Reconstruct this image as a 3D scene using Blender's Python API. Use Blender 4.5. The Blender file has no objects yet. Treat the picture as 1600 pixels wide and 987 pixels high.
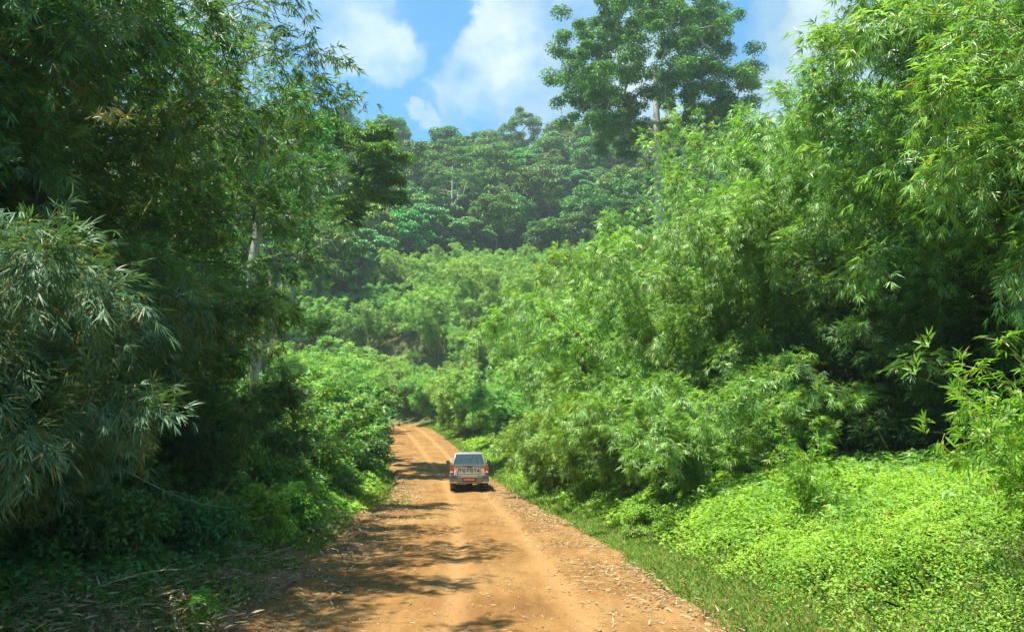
import bpy, bmesh, math
import numpy as np
from mathutils import Vector, Matrix

# ---------------------------------------------------------------- camera, sky, sun, exposure
SC = bpy.context.scene
COL = SC.collection
HAZE = .00048
F, W0, H0, YH = 1200.0, 1600.0, 987.0, 660.0
PITCH = math.atan((YH - H0 / 2) / F)
CAMZ = 2.0
cam_d = bpy.data.cameras.new("camera")
cam_d.lens = 27.0
cam_d.sensor_width = 36.0
cam_d.clip_start = 0.05
cam_d.clip_end = 4000
cam = bpy.data.objects.new("camera", cam_d)
COL.objects.link(cam)
cam.location = (0, 0, CAMZ)
cam.rotation_euler = (math.pi / 2 + PITCH, 0, 0)
SC.camera = cam

EL = math.radians(70)
AZ = math.atan2(-0.85, -0.45)                      # sun stands to the left, a little behind
SUN = Vector((math.sin(AZ) * math.cos(EL), math.cos(AZ) * math.cos(EL), math.sin(EL)))
sd = bpy.data.lights.new("sun", 'SUN')
sd.energy = 3.8
sd.angle = math.radians(0.5)
sd.color = (1.0, 0.98, 0.84)
sun = bpy.data.objects.new("sun", sd)
COL.objects.link(sun)
sun.rotation_euler = (-SUN).to_track_quat('-Z', 'Y').to_euler()
sun.location = (0, 0, 60)

SC.view_settings.view_transform = 'Standard'
SC.view_settings.look = 'None'
SC.view_settings.gamma = 1.0
SC.view_settings.exposure = 1.74
SC.view_settings.use_curve_mapping = False
SC.cycles.max_bounces = 7
SC.cycles.diffuse_bounces = 4
SC.cycles.glossy_bounces = 2
SC.cycles.transmission_bounces = 5
SC.cycles.transparent_max_bounces = 6
SC.cycles.volume_bounces = 0
SC.cycles.caustics_reflective = False
SC.cycles.caustics_refractive = False


def ray(px, py):
    u = (px - W0 / 2) / F
    v = (H0 / 2 - py) / F
    return Vector((u, math.cos(PITCH) - v * math.sin(PITCH), math.sin(PITCH) + v * math.cos(PITCH)))


def at(px, py, d):
    r = ray(px, py)
    k = d / r.y
    return Vector((r.x * k, d, CAMZ + r.z * k))


class NT:
    def __init__(s, tree):
        s.t = tree

    def n(s, typ, **kw):
        nd = s.t.nodes.new(typ)
        for k, v in kw.items():
            if k.startswith('i_'):
                nd.inputs[k[2:].replace('_', ' ')].default_value = v
            else:
                setattr(nd, k, v)
        return nd

    def l(s, a, b):
        s.t.links.new(a, b)

    def math(s, op, a, b=None, clamp=False):
        nd = s.t.nodes.new('ShaderNodeMath')
        nd.operation = op
        nd.use_clamp = clamp
        for i, x in enumerate((a, b)):
            if x is None:
                continue
            if isinstance(x, (int, float)):
                nd.inputs[i].default_value = x
            else:
                s.l(x, nd.inputs[i])
        return nd.outputs[0]

    def mix(s, fac, a, b, mode='MIX'):
        nd = s.t.nodes.new('ShaderNodeMix')
        nd.data_type = 'RGBA'
        nd.blend_type = mode
        for sock, x in ((nd.inputs[0], fac), (nd.inputs[6], a), (nd.inputs[7], b)):
            if isinstance(x, (int, float)):
                sock.default_value = x
            elif isinstance(x, tuple):
                sock.default_value = (x[0], x[1], x[2], 1)
            else:
                s.l(x, sock)
        return nd.outputs[2]

    def ramp(s, x, stops):
        nd = s.t.nodes.new('ShaderNodeValToRGB')
        els = nd.color_ramp.elements
        while len(els) < len(stops):
            els.new(0.5)
        for e, (p, c) in zip(els, stops):
            e.position = p
            e.color = (c[0], c[1], c[2], 1) if isinstance(c, tuple) else (c, c, c, 1)
        s.l(x, nd.inputs[0])
        return nd.outputs[0]


world = bpy.data.worlds.new("World")
SC.world = world
world.use_nodes = True
wt = world.node_tree
wt.nodes.clear()
g = NT(wt)
sky = g.n('ShaderNodeTexSky', sky_type='NISHITA', sun_disc=False)
sky.sun_elevation = EL
sky.sun_rotation = AZ
sky.altitude = 300
sky.air_density = 1.0
sky.dust_density = 0.6
sky.ozone_density = 3.0
bg = g.n('ShaderNodeBackground')
bg.inputs[1].default_value = 0.072
hs = g.n('ShaderNodeHueSaturation')
hs.inputs['Saturation'].default_value = 1.12
g.l(sky.outputs[0], hs.inputs['Color'])
g.l(g.mix(1.0, hs.outputs[0], (.42, 1.0, 1.05), 'MULTIPLY'), bg.inputs[0])
tc = g.n('ShaderNodeTexCoord')
nz = g.n('ShaderNodeTexNoise', i_Scale=8.0, i_Detail=9.0, i_Roughness=0.58)
g.l(tc.outputs['Generated'], nz.inputs['Vector'])
sub = g.n('ShaderNodeVectorMath', operation='SUBTRACT')
g.l(nz.outputs['Color'], sub.inputs[0])
sub.inputs[1].default_value = (0.5, 0.5, 0.5)
sca = g.n('ShaderNodeVectorMath', operation='SCALE')
g.l(sub.outputs[0], sca.inputs[0])
sca.inputs['Scale'].default_value = 0.19
add = g.n('ShaderNodeVectorMath', operation='ADD')
g.l(tc.outputs['Generated'], add.inputs[0])
g.l(sca.outputs[0], add.inputs[1])
nrm = g.n('ShaderNodeVectorMath', operation='NORMALIZE')
g.l(add.outputs[0], nrm.inputs[0])
# cloud banks: direction, angular size (degrees), strength
def cb(px, py, sz, st):
    return (tuple(ray(px, py)), sz, st)


banks = [cb(590, 85, 3.2, .75), cb(545, 60, 4.0, .7), cb(625, 110, 2.0, .6), cb(700, 190, 1.3, .4), cb(760, 95, 3.0, .95), cb(830, 110, 5.8, 1.0), cb(740, 130, 3.0, .9),
         cb(870, 170, 4.5, .9), cb(790, 60, 3.0, .9), cb(810, 0, 3.6, .8), cb(900, 20, 5.5, .85), cb(960, 150, 5.5, .9), cb(1060, 120, 5.5, .75),
         cb(1130, 190, 5.0, .9), cb(1190, 105, 2.2, 1.0), cb(1290, 50, 3.8, 1.0), cb(1340, 90, 4.0, .9), cb(1250, 10, 3.0, .5), cb(250, 120, 9, .85),
         cb(1500, 60, 8, .8), cb(683, 185, 1.0, .8), cb(400, -200, 12, .8),
         ((.8, .4, .5), 16, .8), ((-.2, -.8, .5), 30, .8), ((.5, -.5, .8), 20, .8),
         ((.0, .1, .95), 16, .6), ((-.9, -.1, .35), 20, .8), ((.9, -.2, .3), 18, .8)]
tot = None
for dv, sz, st in banks:
    v = Vector(dv).normalized()
    dt = g.n('ShaderNodeVectorMath', operation='DOT_PRODUCT')
    g.l(nrm.outputs[0], dt.inputs[0])
    dt.inputs[1].default_value = v
    mr = g.n('ShaderNodeMapRange', interpolation_type='SMOOTHSTEP')
    g.l(dt.outputs['Value'], mr.inputs[0])
    mr.inputs[1].default_value = math.cos(math.radians(sz))
    mr.inputs[2].default_value = math.cos(math.radians(sz * 0.52))
    mr.inputs[4].default_value = st
    tot = mr.outputs[0] if tot is None else g.math('MAXIMUM', tot, mr.outputs[0])
nz2 = g.n('ShaderNodeTexNoise', i_Scale=9.0, i_Detail=8.0, i_Roughness=0.6)
g.l(tc.outputs['Generated'], nz2.inputs['Vector'])
dens = g.math('MULTIPLY', tot, g.ramp(nz2.outputs[0], [(0.34, 0.2), (0.58, 1.0)]), True)
nz3 = g.n('ShaderNodeTexNoise', i_Scale=7.0, i_Detail=6.0, i_Roughness=0.5)
mp = g.n('ShaderNodeMapping')
mp.inputs['Location'].default_value = (3.1, 0.4, 1.7)
g.l(tc.outputs['Generated'], mp.inputs[0])
g.l(mp.outputs[0], nz3.inputs['Vector'])
ccol = g.ramp(nz3.outputs[0], [(0.36, (0.36, 0.55, 0.66)), (0.62, (0.84, 0.95, 1.0))])
bg2 = g.n('ShaderNodeBackground')
bg2.inputs[1].default_value = 0.33
g.l(ccol, bg2.inputs[0])
ms = g.n('ShaderNodeMixShader')
g.l(dens, ms.inputs[0])
g.l(bg.outputs[0], ms.inputs[1])
g.l(bg2.outputs[0], ms.inputs[2])
wo = g.n('ShaderNodeOutputWorld')
g.l(ms.outputs[0], wo.inputs[0])

# ---------------------------------------------------------------- materials


def new_mat(name):
    m = bpy.data.materials.new(name)
    m.use_nodes = True
    m.node_tree.nodes.clear()
    gg = NT(m.node_tree)
    out = gg.n('ShaderNodeOutputMaterial')
    p = gg.n('ShaderNodeBsdfPrincipled')
    gg.l(p.outputs[0], out.inputs[0])
    return m, gg, p, out


def leaf_mat(name, dark, mid, pale, old=(0.33, 0.24, 0.05), oldf=0.03, trans=0.35, rough=0.5, spec=0.35, objvar=0.25):
    """leaf colour by a per-leaf tint attribute: most between dark and pale, a few old ones"""
    m, gg, p, out = new_mat(name)
    a = gg.n('ShaderNodeAttribute', attribute_name='tint')
    c = gg.ramp(a.outputs['Fac'], [(0.0, dark), (0.5, mid), (1 - oldf - .02, pale), (1 - oldf, old)])
    oi = gg.n('ShaderNodeObjectInfo')
    hsv = gg.n('ShaderNodeHueSaturation')
    gg.l(c, hsv.inputs['Color'])
    v = gg.math('ADD', gg.math('MULTIPLY', oi.outputs['Random'], objvar), 1 - objvar / 2)
    gg.l(v, hsv.inputs['Value'])
    r2 = gg.math('FRACT', gg.math('MULTIPLY', oi.outputs['Random'], 7.31))
    gg.l(gg.math('ADD', gg.math('MULTIPLY', r2, objvar * 0.16), 0.5 - objvar * 0.08), hsv.inputs['Hue'])
    gg.l(hsv.outputs[0], p.inputs['Base Color'])
    p.inputs['Roughness'].default_value = rough
    p.inputs['Specular IOR Level'].default_value = spec
    t = gg.n('ShaderNodeBsdfTranslucent')
    tcx = gg.mix(1.0, hsv.outputs[0], (1.45, 1.45, 0.6), 'MULTIPLY')
    gg.l(tcx, t.inputs[0])
    mx = gg.n('ShaderNodeMixShader')
    mx.inputs[0].default_value = trans
    gg.l(p.outputs[0], mx.inputs[1])
    gg.l(t.outputs[0], mx.inputs[2])
    gg.l(mx.outputs[0], out.inputs[0])
    return m


def noise_mat(name, stops, scale=4.0, rough=0.85, detail=6, bump=0.3, bscale=None, spec=0.3, stretch=None):
    m, gg, p, out = new_mat(name)
    tcn = gg.n('ShaderNodeTexCoord')
    vec = tcn.outputs['Object']
    if stretch:
        mpp = gg.n('ShaderNodeMapping')
        mpp.inputs['Scale'].default_value = stretch
        gg.l(vec, mpp.inputs[0])
        vec = mpp.outputs[0]
    n1 = gg.n('ShaderNodeTexNoise', i_Scale=scale, i_Detail=float(detail), i_Roughness=0.6)
    gg.l(vec, n1.inputs['Vector'])
    gg.l(gg.ramp(n1.outputs[0], stops), p.inputs['Base Color'])
    p.inputs['Roughness'].default_value = rough
    p.inputs['Specular IOR Level'].default_value = spec
    if bump:
        n2 = gg.n('ShaderNodeTexNoise', i_Scale=bscale or scale * 4, i_Detail=5.0)
        gg.l(vec, n2.inputs['Vector'])
        b = gg.n('ShaderNodeBump', i_Strength=bump, i_Distance=0.03)
        gg.l(n2.outputs[0], b.inputs['Height'])
        gg.l(b.outputs[0], p.inputs['Normal'])
    return m


def flat_mat(name, col, rough=0.5, metal=0.0, spec=0.5, coat=0.0, dirt=0.15):
    m, gg, p, out = new_mat(name)
    tcn = gg.n('ShaderNodeTexCoord')
    n1 = gg.n('ShaderNodeTexNoise', i_Scale=6.0, i_Detail=5.0)
    gg.l(tcn.outputs['Object'], n1.inputs['Vector'])
    f = gg.ramp(n1.outputs[0], [(0.35, 0.0), (0.75, dirt)])
    gg.l(gg.mix(f, col, (0.34, 0.19, 0.09)), p.inputs['Base Color'])
    p.inputs['Roughness'].default_value = rough
    p.inputs['Metallic'].default_value = metal
    p.inputs['Specular IOR Level'].default_value = spec
    p.inputs['Coat Weight'].default_value = coat
    return m


M = {}
M['bamboo'] = leaf_mat('bamboo_leaf', (0.094, 0.204, 0.046), (0.197, 0.370, 0.078), (0.348, 0.553, 0.123), trans=.36, rough=.36, spec=.65, objvar=.12)
M['bamboo_shade'] = leaf_mat('bamboo_leaf_shade', (0.040, 0.106, 0.038), (0.070, 0.172, 0.049), (0.129, 0.275, 0.074), trans=.40, rough=.40, spec=.55)  # shaded copy of the bamboo leaf: backlight and hollow shade put into the colour
M['bamboo_glare_tint'] = leaf_mat('bamboo_leaf_glare_tint', (0.045, 0.115, 0.058), (0.084, 0.183, 0.086), (0.136, 0.259, 0.126), trans=.3, rough=.5, spec=.35)  # greyed tint of windscreen glare, darkened for shade, put into the leaf colour
M['bamboo_far'] = leaf_mat('bamboo_leaf_far', (0.119, 0.248, 0.069), (0.218, 0.399, 0.109), (0.370, 0.577, 0.156), oldf=.015, trans=.35, rough=.55, spec=.2, objvar=.3)
M['bamboo_brown'] = leaf_mat('bamboo_leaf_brownish', (0.085, 0.137, 0.034), (0.137, 0.216, 0.042), (0.228, 0.317, 0.072), oldf=.08, trans=.3, rough=.6, spec=.2)
M['shrub'] = leaf_mat('shrub_leaf', (0.089, 0.194, 0.057), (0.169, 0.333, 0.078), (0.292, 0.509, 0.111), trans=.36, rough=.5)
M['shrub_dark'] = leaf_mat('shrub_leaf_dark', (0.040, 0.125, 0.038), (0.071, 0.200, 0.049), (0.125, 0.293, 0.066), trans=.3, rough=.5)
M['cover'] = leaf_mat('cover_leaf', (0.100, 0.231, 0.048), (0.227, 0.449, 0.061), (0.378, 0.588, 0.088), old=(.36, .36, .06), oldf=.025, trans=.42, rough=.5)
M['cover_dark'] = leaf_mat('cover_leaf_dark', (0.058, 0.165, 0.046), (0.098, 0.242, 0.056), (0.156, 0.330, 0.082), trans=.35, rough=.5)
M['grass'] = leaf_mat('grass_blade', (.11, .23, .04), (.19, .36, .055), (.30, .44, .11), old=(.42, .34, .14), oldf=.16, trans=.35, rough=.55)
M['forest'] = leaf_mat('forest_leaf', (0.046, 0.151, 0.024), (0.086, 0.234, 0.030), (0.161, 0.355, 0.041), oldf=.01, trans=.22, rough=.5, spec=.4, objvar=.6)
M['forest_pale'] = leaf_mat('forest_leaf_pale', (0.068, 0.199, 0.062), (0.121, 0.284, 0.090), (0.197, 0.398, 0.125), oldf=.01, trans=.2, rough=.45, spec=.5, objvar=.4)
M['forest_olive'] = leaf_mat('forest_leaf_olive', (0.072, 0.141, 0.031), (0.116, 0.215, 0.041), (0.182, 0.297, 0.059), old=(.20, .10, .04), oldf=.08, trans=.2, rough=.6, spec=.3, objvar=.4)
M['forest_lime'] = leaf_mat('forest_leaf_lime', (0.076, 0.187, 0.024), (0.126, 0.274, 0.036), (0.202, 0.374, 0.054), oldf=.01, trans=.3, rough=.5, spec=.35, objvar=.3)
M['big'] = leaf_mat('tall_tree_leaf', (0.053, 0.143, 0.023), (0.094, 0.219, 0.030), (0.179, 0.341, 0.040), oldf=.01, trans=.25, rough=.5, spec=.35)
M['dry'] = leaf_mat('dry_leaf', (.22, .15, .075), (.34, .26, .14), (.47, .39, .24), old=(.22, .12, .06), oldf=.12, trans=.12, rough=.7, objvar=0)
M['fresh'] = leaf_mat('fresh_bamboo_leaf', (.10, .24, .02), (.18, .36, .03), (.27, .46, .05), trans=.42, rough=.4, objvar=0)
M['pink'] = leaf_mat('young_pinkish_leaf', (.16, .22, .07), (.34, .34, .14), (.45, .30, .17), trans=.4, rough=.45, objvar=0)
M['culm'] = noise_mat('bamboo_culm', [(.3, (.10, .13, .03)), (.7, (.26, .24, .09))], 3, .5, bump=.1)
M['bark'] = noise_mat('brown_bark', [(.3, (.07, .055, .04)), (.7, (.19, .155, .115))], 3, .9, stretch=(4, 4, 1))
M['bark_pale'] = noise_mat('pale_bark', [(.3, (.24, .22, .18)), (.7, (.50, .48, .41))], 2.5, .8, stretch=(2, 2, 1))
M['twig'] = noise_mat('dry_twig', [(.3, (.22, .17, .11)), (.7, (.46, .39, .28))], 6, .8)
M['rock'] = noise_mat('stone', [(.3, (.26, .13, .07)), (.7, (.42, .27, .17))], 8, .9)

# ---------------------------------------------------------------- noise and terrain


def hash2(ix, iy, seed):
    h = (ix.astype(np.int64) * 374761393 + iy.astype(np.int64) * 668265263 + seed * 982451653) & 0x7fffffff
    h = ((h ^ (h >> 13)) * 1274126177) & 0x7fffffff
    return ((h ^ (h >> 16)) & 0xffff) / 65535.0


def vnoise(x, y, seed=0):
    x = np.asarray(x, float)
    y = np.asarray(y, float)
    ix = np.floor(x)
    iy = np.floor(y)
    fx = x - ix
    fy = y - iy
    fx = fx * fx * (3 - 2 * fx)
    fy = fy * fy * (3 - 2 * fy)
    a = hash2(ix, iy, seed)
    b = hash2(ix + 1, iy, seed)
    c = hash2(ix, iy + 1, seed)
    d = hash2(ix + 1, iy + 1, seed)
    return (a * (1 - fx) + b * fx) * (1 - fy) + (c * (1 - fx) + d * fx) * fy


def fbm(x, y, seed=0, o=4):
    s = 0
    amp = .5
    for i in range(o):
        s = s + amp * vnoise(x * 2 ** i, y * 2 ** i, seed + i * 17)
        amp *= .5
    return s


def sstep(a, b, x):
    t = np.clip((x - a) / (b - a), 0, 1)
    return t * t * (3 - 2 * t)


KEY = np.array([(0.3, -60, 1.8), (-.1, -20, .65), (-.1, 0, 0), (-.46, 9, -.30), (-1.2, 20, -.67), (-2.75, 37, -1.24), (-4.3, 48, -1.12),
                (-6.7, 60, -.15), (-9.2, 72, .75), (-12.0, 85, 1.42), (-16.5, 95, 1.8), (-25, 103, 2.2), (-38, 108, 2.6),
                (-60, 111, 3.4), (-95, 112, 5)], float)


def catmull(P, n=16):
    out = []
    Q = np.vstack([2 * P[0] - P[1], P, 2 * P[-1] - P[-2]])
    for i in range(1, len(Q) - 2):
        p0, p1, p2, p3 = Q[i - 1], Q[i], Q[i + 1], Q[i + 2]
        for t in np.arange(n) / n:
            out.append(.5 * (2 * p1 + (p2 - p0) * t + (2 * p0 - 5 * p1 + 4 * p2 - p3) * t * t + (3 * p1 - p0 - 3 * p2 + p3) * t ** 3))
    out.append(P[-1])
    return np.array(out)


ROAD = catmull(KEY)
RT = np.gradient(ROAD, axis=0)
RT[:, 2] = 0
RT /= np.linalg.norm(RT, axis=1)[:, None]


def road_coord(x, y):
    """distance to the road centre line, side (+ right), road height"""
    x = np.atleast_1d(np.asarray(x, float)).ravel()
    y = np.atleast_1d(np.asarray(y, float)).ravel()
    d = np.empty(len(x))
    s = np.empty(len(x))
    z = np.empty(len(x))
    for i in range(0, len(x), 20000):
        xs, ys = x[i:i + 20000], y[i:i + 20000]
        D = (xs[:, None] - ROAD[None, :, 0]) ** 2 + (ys[:, None] - ROAD[None, :, 1]) ** 2
        k = D.argmin(1)
        # smooth the height among neighbours
        kk = np.clip(k, 1, len(ROAD) - 2)
        dx, dy = xs - ROAD[kk, 0], ys - ROAD[kk, 1]
        al = dx * RT[kk, 0] + dy * RT[kk, 1]
        sl = (ROAD[kk + 1, 2] - ROAD[kk - 1, 2]) / np.maximum(np.hypot(ROAD[kk + 1, 0] - ROAD[kk - 1, 0], ROAD[kk + 1, 1] - ROAD[kk - 1, 1]), .01)
        cr = dx * RT[kk, 1] - dy * RT[kk, 0]
        d[i:i + 20000] = np.where(np.abs(al) < 3, np.abs(cr), np.sqrt(D[np.arange(len(k)), k]))
        s[i:i + 20000] = np.sign(cr)
        z[i:i + 20000] = ROAD[kk, 2] + sl * np.clip(al, -3, 3)
    return d, s, z


def hgt(x, y, road=False):
    shp = np.shape(x)
    d, s, zr = road_coord(x, y)
    x = np.atleast_1d(np.asarray(x, float)).ravel()
    y = np.atleast_1d(np.asarray(y, float)).ravel()
    e = np.maximum(0, d - 2.85)
    right = s > 0
    # right bank
    near = 1 - sstep(16, 34, y)
    bankR = near * (1.05 * sstep(.2, 3.6, e) + .10 * np.clip(e - 3, 0, 20)) + (1 - near) * (.35 * sstep(.1, 2, e))
    slR = .80 * sstep(20, 62, y)
    bankR = bankR + slR * 22 * (1 - np.exp(-np.maximum(0, e - 2.5) / 22)) * (1 - sstep(100, 150, y))
    # left bank
    bankL = .42 * sstep(.0, 1.6, e) + .10 * np.clip(e - 1.5, 0, 25) * (1 - sstep(30, 70, e))
    bankL = bankL - .25 * np.exp(-((e - .4) / .5) ** 2) * sstep(28, 40, y) * (1 - sstep(80, 95, y))
    b = np.where(right, bankR, bankL)
    # hill across the valley end
    yy = y + 6 * (fbm(x / 40, y / 40, 5) - .5) + .10 * np.abs(x + 8)
    top = np.clip(yy - 99, 0, None)
    hill = .50 * np.minimum(top, 52) + .56 * np.clip(top - 52, 0, 78) + .10 * np.clip(top - 130, 0, 150)
    hill = hill * (1 - .55 * sstep(330, 700, yy))
    damp = sstep(0, 14, e)
    # rolling ground
    roll = (fbm(x / 9, y / 9, 3) - .47) * 1.4 * sstep(1.5, 9, e) + (fbm(x / 1.7, y / 1.7, 9) - .47) * .35 * sstep(0.2, 2, e)
    far = np.hypot(x, y)
    z = zr + b + hill * np.maximum(damp, .0) + roll
    cr = np.where(e <= 0, -.09, 0)
    z = z + cr - .09 * (1 - sstep(0, .25, e)) * (e > 0)
    z = z + 18 * sstep(150, 420, far) * fbm(x / 160, y / 160, 21)
    return z.reshape(shp) if shp else float(z[0])


def G(x, y):
    return float(hgt(np.array([x]), np.array([y]))[0])


# ---------------------------------------------------------------- mesh helpers

def mk_mesh(name, V, quads=None, tris=None, mat=None, tint=None, smooth=False, extra=None):
    me = bpy.data.meshes.new(name)
    V = np.ascontiguousarray(V, dtype=np.float32).reshape(-1, 3)
    nq = 0 if quads is None else len(quads)
    nt = 0 if tris is None else len(tris)
    me.vertices.add(len(V))
    me.vertices.foreach_set('co', V.ravel())
    loops = []
    if nq:
        loops.append(np.asarray(quads, np.int32).ravel())
    if nt:
        loops.append(np.asarray(tris, np.int32).ravel())
    loops = np.concatenate(loops)
    me.loops.add(len(loops))
    me.loops.foreach_set('vertex_index', loops)
    me.polygons.add(nq + nt)
    st = np.concatenate([np.arange(nq) * 4, nq * 4 + np.arange(nt) * 3]).astype(np.int32)
    me.polygons.foreach_set('loop_start', st)
    try:
        me.polygons.foreach_set('loop_total', np.concatenate([np.full(nq, 4), np.full(nt, 3)]).astype(np.int32))
    except Exception:
        pass
    me.update(calc_edges=True)
    if smooth:
        me.polygons.foreach_set('use_smooth', np.ones(nq + nt, bool))
    if tint is not None:
        a = me.attributes.new('tint', 'FLOAT', 'POINT')
        a.data.foreach_set('value', np.asarray(tint, np.float32))
    for k, v in (extra or {}).items():
        a = me.attributes.new(k, 'FLOAT', 'POINT')
        a.data.foreach_set('value', np.asarray(v, np.float32))
    if mat is not None:
        me.materials.append(mat)
    return me


def obj(name, me, parent=None):
    o = bpy.data.objects.new(name, me)
    COL.objects.link(o)
    if parent is not None:
        o.parent = parent
    return o


def tag(o, label=None, cat=None, group=None, kind=None):
    if label:
        o['label'] = label
    if cat:
        o['category'] = cat
    if group:
        o['group'] = group
    if kind:
        o['kind'] = kind
    return o


def thing(name, label, cat, loc=(0, 0, 0), rz=0.0, group=None, scale=None):
    o = bpy.data.objects.new(name, None)
    o.empty_display_size = .3
    COL.objects.link(o)
    o.location = loc
    o.rotation_euler = (0, 0, rz)
    if scale is not None:
        o.scale = scale if hasattr(scale, '__len__') else (scale,) * 3
    return tag(o, label, cat, group)


def unit(a):
    return a / np.maximum(np.linalg.norm(a, axis=-1, keepdims=True), 1e-9)


def leaves(P, D, N, L, Wd, rng, droop=.12, near=False, tint=None, fold=.25):
    """lanceolate folded leaves: base P, direction D, normal N, length L, width Wd"""
    n = len(P)
    D = unit(D)
    S = unit(np.cross(D, N))
    N = unit(np.cross(S, D))
    L = np.broadcast_to(L, n)[:, None]
    Wd = np.broadcast_to(Wd, n)[:, None]
    up = np.array([0, 0, 1.])
    if tint is None:
        tint = rng.random(n)
    if near:
        dz = -up * L * droop
        m1 = P + D * L * .30 + dz * .15
        m2 = P + D * L * .66 + dz * .5
        V = np.stack([P, m1 + S * Wd * .5 + N * Wd * fold, m1 - S * Wd * .5 + N * Wd * fold, m2 + S * Wd * .36 + N * Wd * fold,
                      m2 - S * Wd * .36 + N * Wd * fold, P + D * L + dz], 1)
        b = (np.arange(n) * 6)[:, None]
        q = b + np.array([[1, 2, 4, 3]])
        t = np.concatenate([b + np.array([[0, 2, 1]]), b + np.array([[3, 4, 5]])])
        return V.reshape(-1, 3), q, t, np.repeat(tint, 6)
    m = P + D * L * .38
    tip = P + D * L - up * L * droop
    V = np.stack([P, m + S * Wd * .5 + N * Wd * fold, tip, m - S * Wd * .5 + N * Wd * fold], 1)
    b = (np.arange(n) * 4)[:, None]
    t = np.concatenate([b + np.array([[0, 2, 1]]), b + np.array([[0, 3, 2]])])
    return V.reshape(-1, 3), None, t, np.repeat(tint, 4)


def fans(P, A, rng, nl=7, L=.2, Wd=.022, spread=1.0, stagger=.10, near=False, droop=.15, bias=0.0):
    """fans of leaves: nl leaves spread about axis A at each point P"""
    n = len(P)
    A = unit(A)
    ref = unit(np.array([0, 0, 1.]) + rng.normal(0, .55, (n, 3)))
    B = unit(np.cross(A, ref))
    C = np.cross(B, A)
    th = (np.linspace(-1, 1, nl)[None, :] * spread + rng.normal(0, .12, (n, nl)))
    D = np.cos(th)[..., None] * A[:, None] + np.sin(th)[..., None] * B[:, None] + rng.normal(0, .14, (n, nl, 3))
    back = rng.random((n, nl)) * stagger
    Pp = P[:, None] - A[:, None] * back[..., None]
    Nn = C[:, None] + rng.normal(0, .22, (n, nl, 3))
    Ls = L * (0.65 + .5 * rng.random((n, nl)))
    tint = np.clip(np.repeat(rng.random(n) * .75, nl) + rng.random(n * nl) * .45 + bias - .08, 0, .93)
    old = rng.random(n * nl) < .035
    tint[old] = 1
    return leaves(Pp.reshape(-1, 3), D.reshape(-1, 3), Nn.reshape(-1, 3), Ls.ravel(), Wd * (.75 + .5 * rng.random(n * nl)), rng,
                  droop=droop, near=near, tint=tint)


def tubes(P, R, sides=5):
    """P (K,S,3), R (K,S)"""
    K, S, _ = P.shape
    T = unit(np.gradient(P, axis=1))
    ref = np.array([.31, .17, .93])
    U = unit(np.cross(T, ref))
    Vv = np.cross(T, U)
    a = np.arange(sides) * 2 * math.pi / sides
    ring = P[:, :, None] + R[:, :, None, None] * (np.cos(a)[None, None, :, None] * U[:, :, None] + np.sin(a)[None, None, :, None] * Vv[:, :, None])
    V = ring.reshape(-1, 3)
    idx = np.arange(K * S * sides).reshape(K, S, sides)
    a0 = idx[:, :-1, :]
    a1 = idx[:, 1:, :]
    q = np.stack([a0, np.roll(a0, -1, 2), np.roll(a1, -1, 2), a1], -1).reshape(-1, 4)
    return V, q


def merge(parts):
    Vs, Qs, Ts, Ti = [], [], [], []
    o = 0
    for V, q, t, ti in parts:
        Vs.append(V)
        if q is not None:
            Qs.append(q + o)
        if t is not None:
            Ts.append(t + o)
        Ti.append(ti if ti is not None else np.zeros(len(V)))
        o += len(V)
    return np.concatenate(Vs), (np.concatenate(Qs) if Qs else None), (np.concatenate(Ts) if Ts else None), np.concatenate(Ti)


# ---------------------------------------------------------------- bamboo

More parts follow.
